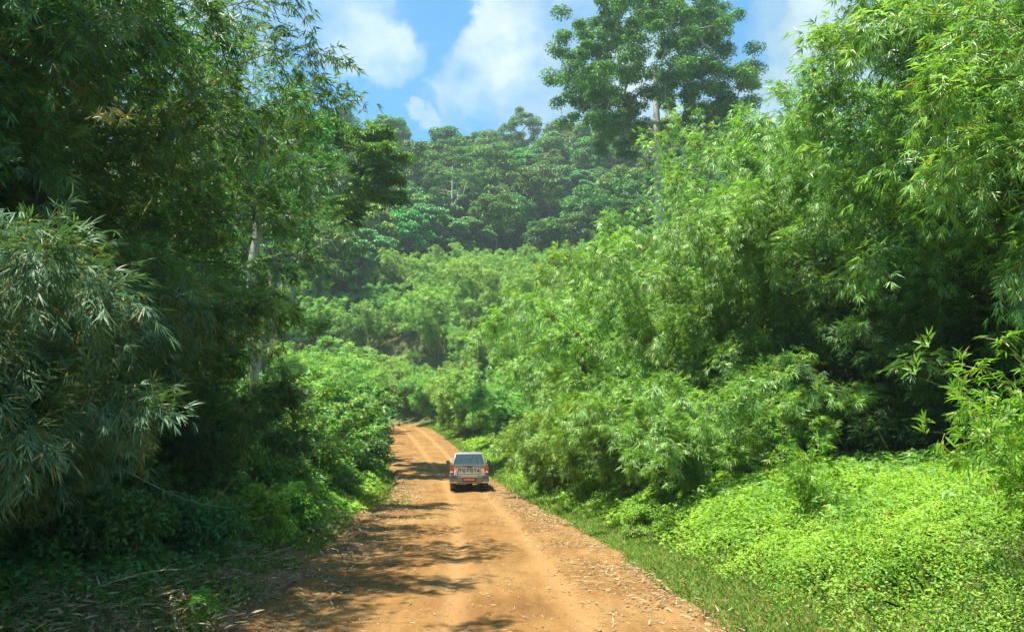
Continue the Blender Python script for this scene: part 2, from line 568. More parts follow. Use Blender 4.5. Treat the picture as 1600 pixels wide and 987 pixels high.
def bamboo_meshes(name, seed, K=40, r0=1.0, length=(5, 13), th0=(.0, .25), th1=(.9, 1.9), bias=None, M_=20, Fn=18, nl=8, L=.2, Wd=.022,
                  twig=1.3, t0=.22, mat='bamboo', near=False, spread=1.05, twigs_drawn=True, rad=.035, tipden=1.0, azr=None, pw=2.6):
    rng = np.random.default_rng(seed)
    S = 18
    ln = rng.uniform(length[0], length[1], K)
    if azr is not None:
        ph = rng.uniform(azr[0], azr[1], K)
    else:
        ph = rng.random(K) * 2 * math.pi
    if bias is not None:                      # (angle, kappa): lean towards a side
        ph = np.where(rng.random(K) < bias[1], bias[0] + rng.normal(0, .6, K), ph)
    a0 = rng.uniform(*th0, K)
    a1 = rng.uniform(*th1, K)
    t = np.linspace(0, 1, S)
    th = a0[:, None] + a1[:, None] * t[None] ** pw
    phs = ph[:, None] + rng.normal(0, .25, K)[:, None] * t[None]
    dr = np.stack([np.sin(th) * np.cos(phs), np.sin(th) * np.sin(phs), np.cos(th)], -1)
    rr = r0 * np.sqrt(rng.random(K))
    bp = ph + rng.normal(0, .8, K)
    base = np.stack([rr * np.cos(bp), rr * np.sin(bp), np.full(K, -.3)], -1)
    step = (ln / (S - 1))[:, None, None]
    P = base[:, None] + np.concatenate([np.zeros((K, 1, 3)), np.cumsum(dr[:, :-1] * step, 1)], 1)
    P[:, :, 2] = np.maximum(P[:, :, 2], -.3 + .25 * t[None])
    R = rad * (1 - t[None] * .85) * np.ones((K, 1))
    cv, cq = tubes(P, R, 5)
    # twigs
    n = K * M_
    k = np.repeat(np.arange(K), M_)
    tt = t0 + (1 - t0) * rng.random(n) ** (1 / (1 + .5 * tipden))
    f = tt * (S - 1)
    i0 = np.minimum(f.astype(int), S - 2)
    fr = (f - i0)[:, None]
    p0 = P[k, i0] * (1 - fr) + P[k, i0 + 1] * fr
    tan = unit(P[k, i0 + 1] - P[k, i0])
    rnd = rng.normal(0, 1, (n, 3))
    perp = unit(rnd - (rnd * tan).sum(1, keepdims=True) * tan)
    d0 = unit(.55 * tan + perp + np.array([0, 0, .05]))
    tl = twig * rng.uniform(.5, 1.0, n) * (1.15 - .45 * tt)
    sag = rng.uniform(.25, .55, n)
    # fans along twigs
    kk = np.repeat(np.arange(n), Fn)
    s = (.15 + .85 * rng.random(n * Fn))
    sl = (s * tl[kk])[:, None]
    side = rng.normal(0, .10, (n * Fn, 3)) * twig
    fp = p0[kk] + d0[kk] * sl + np.array([0, 0, -1.]) * (sag[kk][:, None] * sl ** 2) + side
    ax = unit(d0[kk] * 1.0 + np.array([0, 0, -1.]) * (2 * sag[kk][:, None] * sl + .35) + side * 3 + rng.normal(0, .25, (n * Fn, 3)))
    ok = fp[:, 2] > -.1
    lv = fans(fp[ok], ax[ok], rng, nl=nl, L=L, Wd=Wd, spread=spread, near=near)
    me = mk_mesh(name + '_foliage', lv[0], lv[1], lv[2], M[mat], lv[3])
    if twigs_drawn:
        ts = np.linspace(0, 1, 4)[None, :, None]
        TP = p0[:, None] + d0[:, None] * ts * tl[:, None, None] + np.array([0, 0, -1.]) * (sag[:, None, None] * (ts * tl[:, None, None]) ** 2)
        TR = (.006 * (1 - .7 * ts[..., 0])) * np.ones((n, 1)) * max(1, rad / .03)
        tv, tq = tubes(TP, TR, 3)
        cq = np.concatenate([cq, tq + len(cv)])
        cv = np.concatenate([cv, tv])
    mc = mk_mesh(name + '_culms', cv, cq, None, M['culm'], smooth=True)
    return me, mc


def put_bamboo(meshes, label, loc, rz=0, scale=1.0, group=None, name='bamboo_clump', cat='bamboo'):
    o = thing(name, label, cat, loc, rz, group, scale)
    obj('foliage', meshes[0], o)
    obj('culms', meshes[1], o)
    return o


# ---------------------------------------------------------------- broadleaf trees

def tree_skeleton(rng, trunk_h, env_c, env_r, nlobe, lobe_fn=None, hollow=.35, base_r=.35, crook=.12, lean=(0, 0), low=None):
    zt = np.linspace(0, 1, 9)
    tr = np.stack([lean[0] * zt ** 1.5 + crook * np.sin(zt * 5 + 1) * trunk_h * .05, lean[1] * zt ** 1.5 + crook * np.cos(zt * 4) * trunk_h * .05,
                   zt * trunk_h - .3], -1)
    nodes = [tuple(p) for p in tr]
    par = [-1] + list(range(8))
    att = []
    while len(att) < nlobe:
        v = rng.normal(0, 1, 3)
        v /= np.linalg.norm(v)
        r = rng.uniform(hollow, 1) ** .6
        p = np.array(env_c) + v * r * np.array(env_r)
        if low is not None and p[2] < low:
            continue
        att.append(p)
    att = np.array(att)
    mid = np.array(tr[-3])
    order = np.argsort(np.linalg.norm(att - mid, axis=1))
    NP = np.array(nodes)
    nl = list(nodes)
    segs = []
    lobes = []
    start_ok = 4
    for oi in order:
        a = att[oi]
        arr = np.array(nl)
        dd = np.linalg.norm(arr - a, axis=1)
        dd[:start_ok] += 100
        # prefer starting lower than the goal
        dd = dd + np.maximum(0, arr[:, 2] - a[2] + .3 * dd) * .6
        j = int(dd.argmin())
        p0 = arr[j]
        nS = 4
        up = np.linalg.norm(a - p0) * .12
        prev = j
        for q in range(1, nS + 1):
            f = q / nS
            p = p0 * (1 - f) + a * f + np.array([0, 0, up * math.sin(math.pi * f)]) + rng.normal(0, .03, 3) * np.linalg.norm(a - p0) * (q < nS)
            nl.append(tuple(p))
            par.append(prev)
            prev = len(nl) - 1
        lobes.append(a)
    NPt = np.array(nl)
    cnt = np.zeros(len(nl))
    ch = np.zeros(len(nl))
    for i in par:
        if i >= 0:
            ch[i] += 1
    cnt[ch == 0] = 1
    for i in range(len(nl) - 1, 0, -1):
        cnt[par[i]] += cnt[i]
    rad = base_r * (cnt / cnt[0]) ** .5
    fl = 1 + .8 * np.exp(-np.maximum(0, NPt[:, 2]) / (trunk_h * .05))
    rad[:9] = np.maximum(rad[:9], base_r * (1 - .45 * zt)) * fl[:9]
    idx = np.array([(par[i], i) for i in range(1, len(nl))])
    Pp = np.stack([NPt[idx[:, 0]], NPt[idx[:, 1]]], 1)
    r0 = np.minimum(rad[idx[:, 0]], rad[idx[:, 1]] * 1.5)
    Rr = np.stack([np.where(idx[:, 0] < 9, np.where(idx[:, 1] < 9, rad[idx[:, 0]], rad[idx[:, 1]] * 1.2), r0), rad[idx[:, 1]]], 1)
    V, q = tubes(Pp, np.maximum(Rr, .015), 6)
    return np.array(lobes), V, q


def tree_meshes(name, seed, trunk_h=9, env_c=(0, 0, 11), env_r=(4.5, 4.5, 4), nlobe=60, per=240, lr=1.3, flat=.6, leaf=.42, lw=.24, mat='forest',
                bark='bark', base_r=.28, style='leaf', lean=(0, 0), hollow=.35, low=None, crook=.12):
    rng = np.random.default_rng(seed)
    lobes, V, q = tree_skeleton(rng, trunk_h, env_c, env_r, nlobe, base_r=base_r, lean=lean, hollow=hollow, low=low, crook=crook)
    mt = mk_mesh(name + '_trunk', V, q, None, M[bark], smooth=True)
    n = nlobe * per
    k = np.repeat(np.arange(nlobe), per)
    v = unit(rng.normal(0, 1, (n, 3)))
    v[:, 2] = np.where(rng.random(n) < .6, np.abs(v[:, 2]), v[:, 2])
    lsz = (lr * rng.uniform(.6, 1.3, nlobe))[k][:, None]
    off = v * lsz * (rng.random(n) ** .4)[:, None] * np.array([1, 1, flat])
    P = lobes[k] + off
    if style == 'umbrella':
        up = np.tile([0, 0, 1.], (n, 1)) + rng.normal(0, .3, (n, 3))
        A = unit(np.stack([v[:, 0], v[:, 1], np.full(n, -.1)], -1))
        # whorl of drooping leaflets
        nlf = 7
        ang = np.linspace(0, 2 * math.pi, nlf, endpoint=False)[None] + rng.random((n, 1)) * 6
        D = np.stack([np.cos(ang), np.sin(ang), np.full((n, nlf), -.28) + rng.normal(0, .2, (n, nlf))], -1)
        Nn = np.tile([0, 0, 1.], (n, nlf, 1)) + rng.normal(0, .25, (n, nlf, 3))
        tint = np.clip(np.repeat(rng.random(n) * .7, nlf) + rng.random(n * nlf) * .3, 0, .93)
        lv = leaves(np.repeat(P, nlf, 0), D.reshape(-1, 3), Nn.reshape(-1, 3), leaf * rng.uniform(.7, 1.1, n * nlf), lw, rng, droop=.3, tint=tint)
    else:
        N = unit(v + np.array([0, 0, .7]) + rng.normal(0, .6, (n, 3)))
        D = unit(np.cross(N, rng.normal(0, 1, (n, 3))) + v * .5 + np.array([0, 0, -.25]))
        tb = rng.random(nlobe)[k] * .5
        tint = np.clip(tb + rng.random(n) * .5, 0, .95)
        tint[rng.random(n) < .012] = 1
        lv = leaves(P, D, N, leaf * rng.uniform(.6, 1.15, n), lw * rng.uniform(.7, 1.1, n), rng, droop=.15, tint=tint, fold=.15)
    mc = mk_mesh(name + '_crown', lv[0], lv[1], lv[2], M[mat], lv[3])
    return mc, mt


def put_tree(meshes, label, loc, rz=0, scale=1.0, group=None, name='tree', cat='tree'):
    o = thing(name, label, cat, loc, rz, group, scale)
    obj('crown', meshes[0], o)
    obj('trunk', meshes[1], o)
    return o


# ================================================================ THE SETTING
# ground sheet, finer near the camera
def axis(lo, hi, fine0, fine1, st, gr=1.07):
    a = list(np.arange(fine0, fine1 + 1e-6, st))
    s = st
    while a[-1] < hi:
        s *= gr
        a.append(a[-1] + s)
    s = st
    b = []
    c = fine0
    while c > lo:
        s *= gr
        c -= s
        b.append(c)
    return np.array(b[::-1] + a)


gx = axis(-1500, 1500, -16, 16, .22, 1.045)
gy = axis(-500, 2500, 1, 32, .22, 1.03)
X, Y = np.meshgrid(gx, gy)
Z = hgt(X, Y)
dd, ss_, _z = road_coord(X.ravel(), Y.ravel())
nx, ny = len(gx), len(gy)
idx = np.arange(nx * ny).reshape(ny, nx)
quads = np.stack([idx[:-1, :-1], idx[:-1, 1:], idx[1:, 1:], idx[1:, :-1]], -1).reshape(-1, 4)

mg, gg, p, out = new_mat('soil_and_undergrowth')
tcn = gg.n('ShaderNodeTexCoord')
at_ = gg.n('ShaderNodeAttribute', attribute_name='road_edge')
n1 = gg.n('ShaderNodeTexNoise', i_Scale=1.1, i_Detail=8.0, i_Roughness=.65)
n2 = gg.n('ShaderNodeTexNoise', i_Scale=14.0, i_Detail=6.0, i_Roughness=.7)
gg.l(tcn.outputs['Object'], n1.inputs['Vector'])
gg.l(tcn.outputs['Object'], n2.inputs['Vector'])
dirt = gg.ramp(n2.outputs[0], [(.25, (.16, .078, .032)), (.5, (.26, .145, .064)), (.8, (.36, .24, .125))])
green = gg.ramp(n2.outputs[0], [(.3, (.045, .055, .018)), (.7, (.12, .125, .045))])
f = gg.math('ADD', at_.outputs['Fac'], gg.math('MULTIPLY', gg.math('SUBTRACT', n1.outputs[0], .5), 2.6))
ff = gg.n('ShaderNodeMapRange', interpolation_type='SMOOTHSTEP')
gg.l(f, ff.inputs[0])
ff.inputs[1].default_value = .25
ff.inputs[2].default_value = 1.7
gg.l(gg.mix(ff.outputs[0], dirt, green), p.inputs['Base Color'])
p.inputs['Roughness'].default_value = .95
p.inputs['Specular IOR Level'].default_value = .15
b = gg.n('ShaderNodeBump', i_Strength=.7, i_Distance=.05)
gg.l(n2.outputs[0], b.inputs['Height'])
gg.l(b.outputs[0], p.inputs['Normal'])
gr_me = mk_mesh('ground', np.stack([X, Y, Z], -1), quads, None, mg, smooth=True, extra={'road_edge': np.maximum(0, dd - 2.85)})
tag(obj('ground', gr_me), 'red soil and undergrowth floor rising into the hills', None, None, 'structure')

# dirt road strip with wheel tracks and crumbling edges
seg = np.cumsum(np.r_[0, np.hypot(np.diff(ROAD[:, 0]), np.diff(ROAD[:, 1]))])
slen = [0.0]
while slen[-1] < seg[-1]:
    yv = np.interp(slen[-1], seg, ROAD[:, 1])
    slen.append(slen[-1] + (.09 if 4 < yv < 30 else .22))
slen = np.array(slen)
cx = np.interp(slen, seg, ROAD[:, 0])
cy = np.interp(slen, seg, ROAD[:, 1])
cz = np.interp(slen, seg, ROAD[:, 2])
tx = np.interp(slen, seg, RT[:, 0])
ty = np.interp(slen, seg, RT[:, 1])
NW = 61
u = np.linspace(-1, 1, NW)
edge = 2.95 + .35 * (fbm(slen / 1.6, slen * 0, 41) - .47) * 2
edgeR = 2.95 + .35 * (fbm(slen / 1.3, slen * 0 + 9, 57) - .47) * 2
wu = np.where(u[None] < 0, edge[:, None], edgeR[:, None]) * u[None]
RX = cx[:, None] + ty[:, None] * wu
RY = cy[:, None] - tx[:, None] * wu
base_h = cz[:, None] - .02 * (np.abs(wu) / 2.9) ** 2
lane = .55                      # truck line a little right of centre


def track(w):
    return np.exp(-((w - (lane - .78)) / .20) ** 2) + np.exp(-((w - (lane + .78)) / .20) ** 2)


relief = (fbm(RX / .9, RY / .9, 71) - .47) * .14 + (fbm(RX / .22, RY / .25, 77, 3) - .44) * .022
relief = relief * (1 - .6 * np.clip(track(wu), 0, 1)) - .035 * track(wu)
relief += .04 * np.exp(-((np.abs(wu) - 2.5) / .28) ** 2) * (fbm(RX / .5, RY / .8, 83) * 1.4)
berm = -.12 * sstep(.955, 1, np.abs(u))[None]
RZ = base_h + relief + berm + .012
ny2 = len(slen)
idx = np.arange(NW * ny2).reshape(ny2, NW)
rq = np.stack([idx[:-1, :-1], idx[:-1, 1:], idx[1:, 1:], idx[1:, :-1]], -1).reshape(-1, 4)


def road_z(w, s):
    fi = np.interp(s, slen, np.arange(ny2))
    i = np.clip(np.round(fi).astype(int), 0, ny2 - 1)
    ww = wu[i]
    j = np.clip(np.round((np.clip(w / 2.95, -1, 1) + 1) / 2 * (NW - 1)).astype(int), 0, NW - 1)
    return RZ[i, j]


mr_, gg, p, out = new_mat('red_laterite_dirt')
tcn = gg.n('ShaderNodeTexCoord')
lat = gg.n('ShaderNodeAttribute', attribute_name='lateral')
trk = gg.n('ShaderNodeAttribute', attribute_name='track')
v = tcn.outputs['Object']
a1 = gg.n('ShaderNodeTexNoise', i_Scale=.55, i_Detail=7.0, i_Roughness=.6)
a2 = gg.n('ShaderNodeTexNoise', i_Scale=22.0, i_Detail=8.0, i_Roughness=.75)
a3 = gg.n('ShaderNodeTexVoronoi', i_Scale=26.0)
mpp = gg.n('ShaderNodeMapping')
mpp.inputs['Scale'].default_value = (1, .18, 1)
gg.l(v, mpp.inputs[0])
a4 = gg.n('ShaderNodeTexNoise', i_Scale=5.0, i_Detail=6.0, i_Roughness=.65)
gg.l(mpp.outputs[0], a4.inputs['Vector'])
for x in (a1, a2, a3):
    gg.l(v, x.inputs['Vector'])
basec = gg.ramp(a1.outputs[0], [(.3, (.180, .086, .027)), (.5, (.240, .126, .041)), (.7, (.280, .164, .063))])
streak = gg.ramp(a4.outputs[0], [(.32, (.72, .66, .60)), (.68, (1.20, 1.17, 1.10))])
c1 = gg.mix(.75, basec, gg.mix(1.0, basec, streak, 'MULTIPLY'))
fine = gg.ramp(a2.outputs[0], [(.28, .62), (.5, 1.0), (.75, 1.32)])
c2 = gg.mix(.75, c1, gg.mix(1.0, c1, fine, 'MULTIPLY'))
c3 = gg.mix(gg.math('MULTIPLY', trk.outputs['Fac'], .75, True), c2, (.34, .185, .072))
gravelf = gg.math('MULTIPLY', gg.math('MULTIPLY', lat.outputs['Fac'], lat.outputs['Fac']), gg.ramp(a3.outputs['Distance'], [(.1, 1.0), (.32, 0.0)]))
c4 = gg.mix(gg.math('MULTIPLY', gravelf, .5, True), c3, (.42, .28, .17))
gg.l(c4, p.inputs['Base Color'])
p.inputs['Roughness'].default_value = .92
p.inputs['Specular IOR Level'].default_value = .2
hsum = gg.math('ADD', a2.outputs[0], gg.math('MULTIPLY', a3.outputs['Distance'], -.5))
b = gg.n('ShaderNodeBump', i_Strength=.6, i_Distance=.03)
gg.l(hsum, b.inputs['Height'])
gg.l(b.outputs[0], p.inputs['Normal'])
rd_me = mk_mesh('dirt_road', np.stack([RX, RY, RZ], -1), rq, None, mr_, smooth=True,
                extra={'lateral': np.clip(np.abs(wu) / 2.9, 0, 1).ravel(), 'track': np.clip(track(wu), 0, 1).ravel()})
tag(obj('dirt_road', rd_me), 'orange dirt road with pale wheel tracks and littered edges', None, None, 'structure')

# ================================================================ FAR HILLSIDE
rs = np.random.default_rng(7)
ORD = ['first', 'second', 'third', 'fourth', 'fifth', 'sixth', 'seventh', 'eighth', 'ninth', 'tenth', 'eleventh', 'twelfth', 'thirteenth',
       'fourteenth', 'fifteenth', 'sixteenth', 'seventeenth', 'eighteenth', 'nineteenth', 'twentieth']

far_b = [bamboo_meshes('hill_bamboo', 100 + i, K=34, r0=1.2, length=(5, 12.5), th0=(0, .35), th1=(1.6, 2.7), M_=16, Fn=15, nl=5, L=.42, Wd=.058,
                       twig=1.5, t0=.25, mat='bamboo_far', twigs_drawn=False, rad=.06) for i in range(4)]
far_b_br = bamboo_meshes('brown_bamboo', 109, K=36, r0=1.2, length=(6, 12), th0=(0, .3), th1=(1.6, 2.6), M_=14, Fn=12, nl=5, L=.5, Wd=.07,
                         twig=1.4, t0=.25, mat='bamboo_brown', twigs_drawn=False, rad=.06)

rows = [102, 108.5, 115, 121.5, 128, 134.5, 141, 147.5, 154]
for ri, ry in enumerate(rows):
    w = ry * .36 + 4
    xs = np.arange(-w - 6, .22 * ry + 4, 7.2) + (ri % 2) * 3.3
    pts = []
    for xx in xs:
        x = xx + rs.uniform(-1.4, 1.4)
        y = ry + rs.uniform(-1.6, 1.6) + 1.8 * math.sin(x * .15)
        d_, s_, z_ = road_coord(np.array([x]), np.array([y]))
        if d_[0] < 6.5:
            continue
        # forest tongue comes down on the left of the slope
        if ry + 16 * (vnoise(np.array([x / 11.]), np.array([ri / 3.]), 44)[0] - .35) + max(0, -x - 12) * .9 > 150:
            continue
        pts.append((x, y))
    for k, (x, y) in enumerate(pts):
        sc = rs.uniform(.62, 1.12)
        put_bamboo(far_b[rs.integers(4)], '%s bamboo clump from left in the %s row up the feathery slope' % (ORD[k], ORD[ri]),
                   (x, y, G(x, y) - .4), rs.uniform(0, 6.28), (sc, sc, sc * rs.uniform(.8, 1.1)), 'feathery bamboo clumps on the far slope')

forest = {
    'dark': [tree_meshes('forest_tree', 200 + i, trunk_h=9 + i, env_c=(0, 0, 10.5 + i), env_r=(4.8, 4.6, 3.8 + .5 * i), nlobe=46, per=230, lr=1.35,
                         leaf=.55, lw=.34, mat='forest') for i in range(3)],
    'pale': [tree_meshes('pale_tree', 220 + i, trunk_h=8, env_c=(0, 0, 9.5), env_r=(5.0, 4.8, 2.9), nlobe=42, per=42, lr=1.25, flat=.4, leaf=.62,
                         lw=.22, mat='forest_pale', style='umbrella', hollow=.6) for i in range(2)],
    'olive': [tree_meshes('olive_tree', 240 + i, trunk_h=11, env_c=(0, 0, 12), env_r=(4.4, 4.4, 4.2), nlobe=44, per=170, lr=1.15, flat=.45, leaf=.5,
                          lw=.26, mat='forest_olive', bark='bark_pale', hollow=.5) for i in range(2)],
    'lime': [tree_meshes('lime_tree', 260, trunk_h=8, env_c=(0, 0, 9), env_r=(4, 4, 3.4), nlobe=44, per=230, lr=1.2, leaf=.5, lw=.28,
                         mat='forest_lime')],
}
KW = {'dark': 'dark dense tree', 'pale': 'pale umbrella-leaved tree', 'olive': 'olive brown loose tree', 'lime': 'bright green rounded tree'}
frows = [152, 159.5, 167, 175, 183, 191, 200, 209, 219, 230]
for ri, ry in enumerate(frows):
    w = ry * .36 + 4
    xs = np.arange(-w - 8, .26 * ry + 8, 8.0 if ri < 9 else 7.0) + (ri % 2) * 4
    cnt = {}
    for xx in xs:
        x = xx + rs.uniform(-2, 2)
        y = ry + rs.uniform(-2.5, 2.5)
        r = rs.random()
        fx = x / y
        if ri < 3 and fx < -.03:
            kind = 'pale' if r < .55 else 'dark'
        elif 3 <= ri <= 5 and -.02 < fx < .12:
            kind = 'pale' if r < .6 else 'dark'
        elif ri > 5:
            kind = 'olive' if r < .30 else ('dark' if r < .88 else 'lime')
        else:
            kind = 'dark' if r < .55 else ('olive' if r < .75 else ('pale' if r < .87 else 'lime'))
        cnt[kind] = cnt.get(kind, 0) + 1
        sc = rs.uniform(.85, 1.4)
        hz = sc * rs.uniform(.85, 1.15)
        ms_ = forest[kind]
        put_tree(ms_[rs.integers(len(ms_))], '%s %s from left in the %s forest row uphill' % (ORD[min(19, cnt[kind] - 1)], KW[kind], ORD[ri]),
                 (x, y, G(x, y) - .5), rs.uniform(0, 6.28), (sc, sc, hz), 'forest trees covering the hill', name='forest_tree')
for k, (x, y) in enumerate([(-18.5, 104), (-24.5, 109), (-32, 113)]):
    put_bamboo(far_b[k], '%s small bamboo clump from right beside the road just past the bend' % ORD[k], (x, y, G(x, y) - .3), k * 2, .6, 'small bamboo clumps past the bend')
# dark trees coming down on the left beside the feathery slope
for k, (x, y, kind) in enumerate([(-30, 136, 'pale'), (-25, 141, 'dark'), (-36, 139, 'dark'), (-42, 133, 'dark'), (-29, 146, 'pale'), (-22, 148, 'pale'), (-48, 140, 'dark'),
                                  (-38, 147, 'pale'), (-17, 150, 'pale'), (-26, 129, 'pale'), (-34, 126, 'dark'), (-20, 142, 'dark'), (-41, 124, 'pale'), (-30, 121, 'dark')]):
    put_tree(forest[kind][k % 2], '%s tree from left reaching down beside the feathery slope, a %s' % (ORD[k], KW[kind]),
             (x, y, G(x, y) - .5), k * 1.7, (1.05, 1.05, 1.1), 'forest trees covering the hill', name='forest_tree')
# skyline emergents
sk_a = tree_meshes('skyline_tree', 301, trunk_h=17, env_c=(0, 0, 19), env_r=(5.2, 5, 5.5), nlobe=34, per=190, lr=1.35, flat=.5, leaf=.5, lw=.3,
                   mat='big', base_r=.35, hollow=.5)
sk_b = tree_meshes('skyline_tree_flat', 302, trunk_h=16, env_c=(0, 0, 16.5), env_r=(6, 6, 2.4), nlobe=34, per=190, lr=1.3, flat=.42, leaf=.5, lw=.3,
                   mat='forest_olive', bark='bark_pale', base_r=.3, hollow=.5)
for px, d, ms_, sc, lab in ((818, 222, sk_a, 1.12, 'tallest dark tree standing above the middle of the hill skyline'),
                            (745, 225, sk_b, 1.0, 'flat-topped tree on the skyline left of the tallest one'),
                            (895, 224, sk_b, .95, 'reddish brown flat-topped tree on the skyline right of the tallest one'),
                            (948, 215, sk_a, .85, 'loose dark skyline tree just left of the giant tree'),
                            (600, 205, sk_a, .95, 'rounded skyline tree at the left end of the open sky')):
    x = (px - 800) / F * d
    put_tree(ms_, lab, (x, d, G(x, d) - .5), px * .7, sc, name='skyline_tree')
# pale grey bare-trunked tree in the middle of the forest
gh = tree_meshes('grey_tree', 310, trunk_h=21, env_c=(0, 0, 19.5), env_r=(6.0, 6.0, 5.2), nlobe=46, per=200, lr=1.3, flat=.28, leaf=.42, lw=.2,
                 mat='forest_olive', bark='bark_pale', base_r=.24, hollow=.4, low=13, crook=.02)
q = at(706, 360, 158)
put_tree(gh, 'slim tree with a straight pale grey trunk and thin layered crown in mid-forest', (q.x, q.y, G(q.x, q.y) - .3), .4, 1.12, name='grey_tree')
for px, d, sc, lab in ((856, 190, .8, 'second thin pale-trunked tree, right of the straight grey one'), (960, 178, .75, 'thin pale-trunked tree low on the right of the forest')):
    x = (px - 800) / F * d
    put_tree(gh, lab, (x, d, G(x, d) - .3), 2.2 + px, (sc, sc, sc), name='grey_tree')

# giant emergent tree on the right ridge
big = tree_meshes('giant_tree', 401, trunk_h=34, env_c=(0, 0, 32), env_r=(15.5, 12, 13), nlobe=400, per=430, lr=1.32, flat=.62, leaf=.30, lw=.19,
                  mat='big', bark='bark_pale', base_r=.5, hollow=.35, low=23, crook=.05)
bx, by = (1036 - 800) / F * 92, 92
bt = put_tree(big, 'giant tree with a bare trunk towering over the right ridge against the sky', (bx, by, G(bx, by) - 1), .8, 1.0, name='giant_tree')

# ================================================================ RIGHT SIDE WALL OF BAMBOO
PI = math.pi
TOL = PI                                        # leaning left, towards the road
r_near = bamboo_meshes('right_bamboo_near', 501, K=80, r0=2.4, length=(4, 12.5), th0=(.0, .24), th1=(1.5, 2.6), bias=(PI * .95, .3), M_=28, Fn=18,
                       nl=8, L=.19, Wd=.019, twig=1.25, mat='bamboo', near=False)
r_near2 = bamboo_meshes('right_bamboo_second', 502, K=78, r0=2.5, length=(3, 11.5), th0=(.0, .25), th1=(1.5, 2.6), bias=(PI * 1.05, .25), M_=28, Fn=18,
                        nl=8, L=.19, Wd=.020, twig=1.25, mat='bamboo')
r_mid = [bamboo_meshes('roadside_bamboo', 510 + i, K=60, r0=1.6, length=(2.5, 10.5), th0=(.0, .4), th1=(1.5, 2.6), M_=25, Fn=16, nl=7, L=.24, Wd=.028,
                       twig=1.3, mat='bamboo') for i in range(2)]
r_far = [bamboo_meshes('bend_bamboo', 520 + i, K=50, r0=1.4, length=(2, 8.5), th0=(.0, .45), th1=(1.5, 2.6), M_=20, Fn=15, nl=6, L=.32, Wd=.042,
                       twig=1.2, mat='bamboo_far', twigs_drawn=False) for i in range(2)]


def pb(ms_, x, y, lab, rz=0, sc=1.0, dz=0, **kw):
    return put_bamboo(ms_, lab, (x, y, G(x, y) - .1 + dz), rz, sc, 'bamboo clumps walling the right side of the road' if x > -6 else None, **kw)


r_tall = bamboo_meshes('right_bamboo_tall', 503, K=74, r0=2.6, length=(5, 15.0), th0=(.0, .22), th1=(1.5, 2.6), M_=28, Fn=16, nl=7, L=.24, Wd=.027,
                       twig=1.4, mat='bamboo')
pb(r_near, 11.8, 10.2, 'tall bamboo clump at the right edge hanging over the bright green bank', 0, 1.0)
r_hang = bamboo_meshes('right_bamboo_hanging', 505, K=76, r0=2.6, length=(7.5, 12.5), th0=(.0, .24), th1=(1.7, 2.7), bias=(PI * 1.1, .3), M_=29, Fn=18,
                       nl=8, L=.20, Wd=.020, twig=1.25, mat='bamboo', t0=.34)
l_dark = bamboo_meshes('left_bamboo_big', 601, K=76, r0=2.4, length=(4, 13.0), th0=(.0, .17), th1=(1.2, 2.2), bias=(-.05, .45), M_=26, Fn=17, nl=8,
                       L=.19, Wd=.020, twig=1.35, mat='bamboo_shade')
pb(l_dark, 15.5, 19.5, 'bamboo clump with shade-coloured leaves seen through the hollow behind the right bank', 3.0, (1.0, 1.0, .8))  # dark leaf colour stands in for the shade inside the hollow
pb(r_hang, 12.4, 16.4, 'broad bamboo clump behind the green bank with a dark hollow under its arching crown', 0, (.95, .95, .95))
pb(r_near2, 7.0, 23, 'arching bamboo clump where the bright green bank ends at the road', 1.1, (.8, .8, .95))
pb(l_dark, 11.6, 22, 'bamboo clump with shade-coloured leaves at the back of the hollow on the right', .7, (1.0, 1.0, .8))
pb(l_dark, 15.5, 13.5, 'bamboo clump with shade-coloured leaves filling the hollow behind the right bank', 2.1, (1.0, 1.0, 1.0))
pb(r_tall, 19, 22, 'high bamboo clump behind the others at the top right', 3.4, (1.0, 1.0, 1.05))
pb(r_mid[0], 6.8, 28, 'drooping bamboo clump at the right road edge across from the near shrubs', .5, (1.0, 1.0, 1.15))
pb(r_tall, 14.2, 30, 'tall bamboo clump rising against the sky right of the giant tree', 1.5, (1.0, 1.0, 1.3))
pb(r_tall, 10.9, 26, 'rounded bamboo mound below the giant tree, behind the road edge', 4.2, (.9, .9, 1.0))
pb(r_mid[1], 5.6, 35.5, 'bamboo clump on the right, level with the pickup truck', 2.2, (1.0, 1.0, 1.15))
pb(r_tall, 13, 39, 'bamboo clump on the right slope just behind the roadside wall', 3.1, (.9, .9, .85))
pb(r_mid[0], 4.6, 43, 'bamboo clump on the right just beyond the pickup truck', 4.0, (.95, .95, 1.1))
pb(far_b_br, 8.0, 64, 'brownish weeping bamboo clump high on the right slope', 0.3, (.95, .95, 1.0))
pb(far_b_br, 14.0, 66, 'second brownish bamboo clump, right of the first on the slope', 2.3, (1.0, 1.0, 1.0))
pb(r_mid[1], 9.6, 49, 'bright bamboo clump below the brownish weeping ones', 5.0, (1.1, 1.1, 1.1))
pb(r_far[0], 1.6, 51, 'low bamboo clump on the right verge past the pickup', .4, (.9, .9, .8))
pb(r_far[1], -.2, 59, 'rounded bamboo clump on the right verge where the road climbs', 1.4, (.85, .85, .8))
pb(r_far[0], 5.5, 68, 'bamboo clump on the slope above the climbing road', 2.4, (1.2, 1.2, 1.2))
pb(r_far[1], -2.6, 69, 'bamboo clump right of the road shortly before the bend', 3.4, (1.0, 1.0, .95))
pb(r_far[0], 12, 76, 'bamboo clump on the slope under the giant tree', 1.0, (1.3, 1.3, 1.3))
pb(r_far[1], 3, 80, 'bamboo clump high behind the bend on its right', 4.4, (1.25, 1.25, 1.25))
pb(r_far[0], -5.0, 79, 'dark-footed bamboo clump at the right of the bend', 5.4, (1.05, 1.05, 1.0))
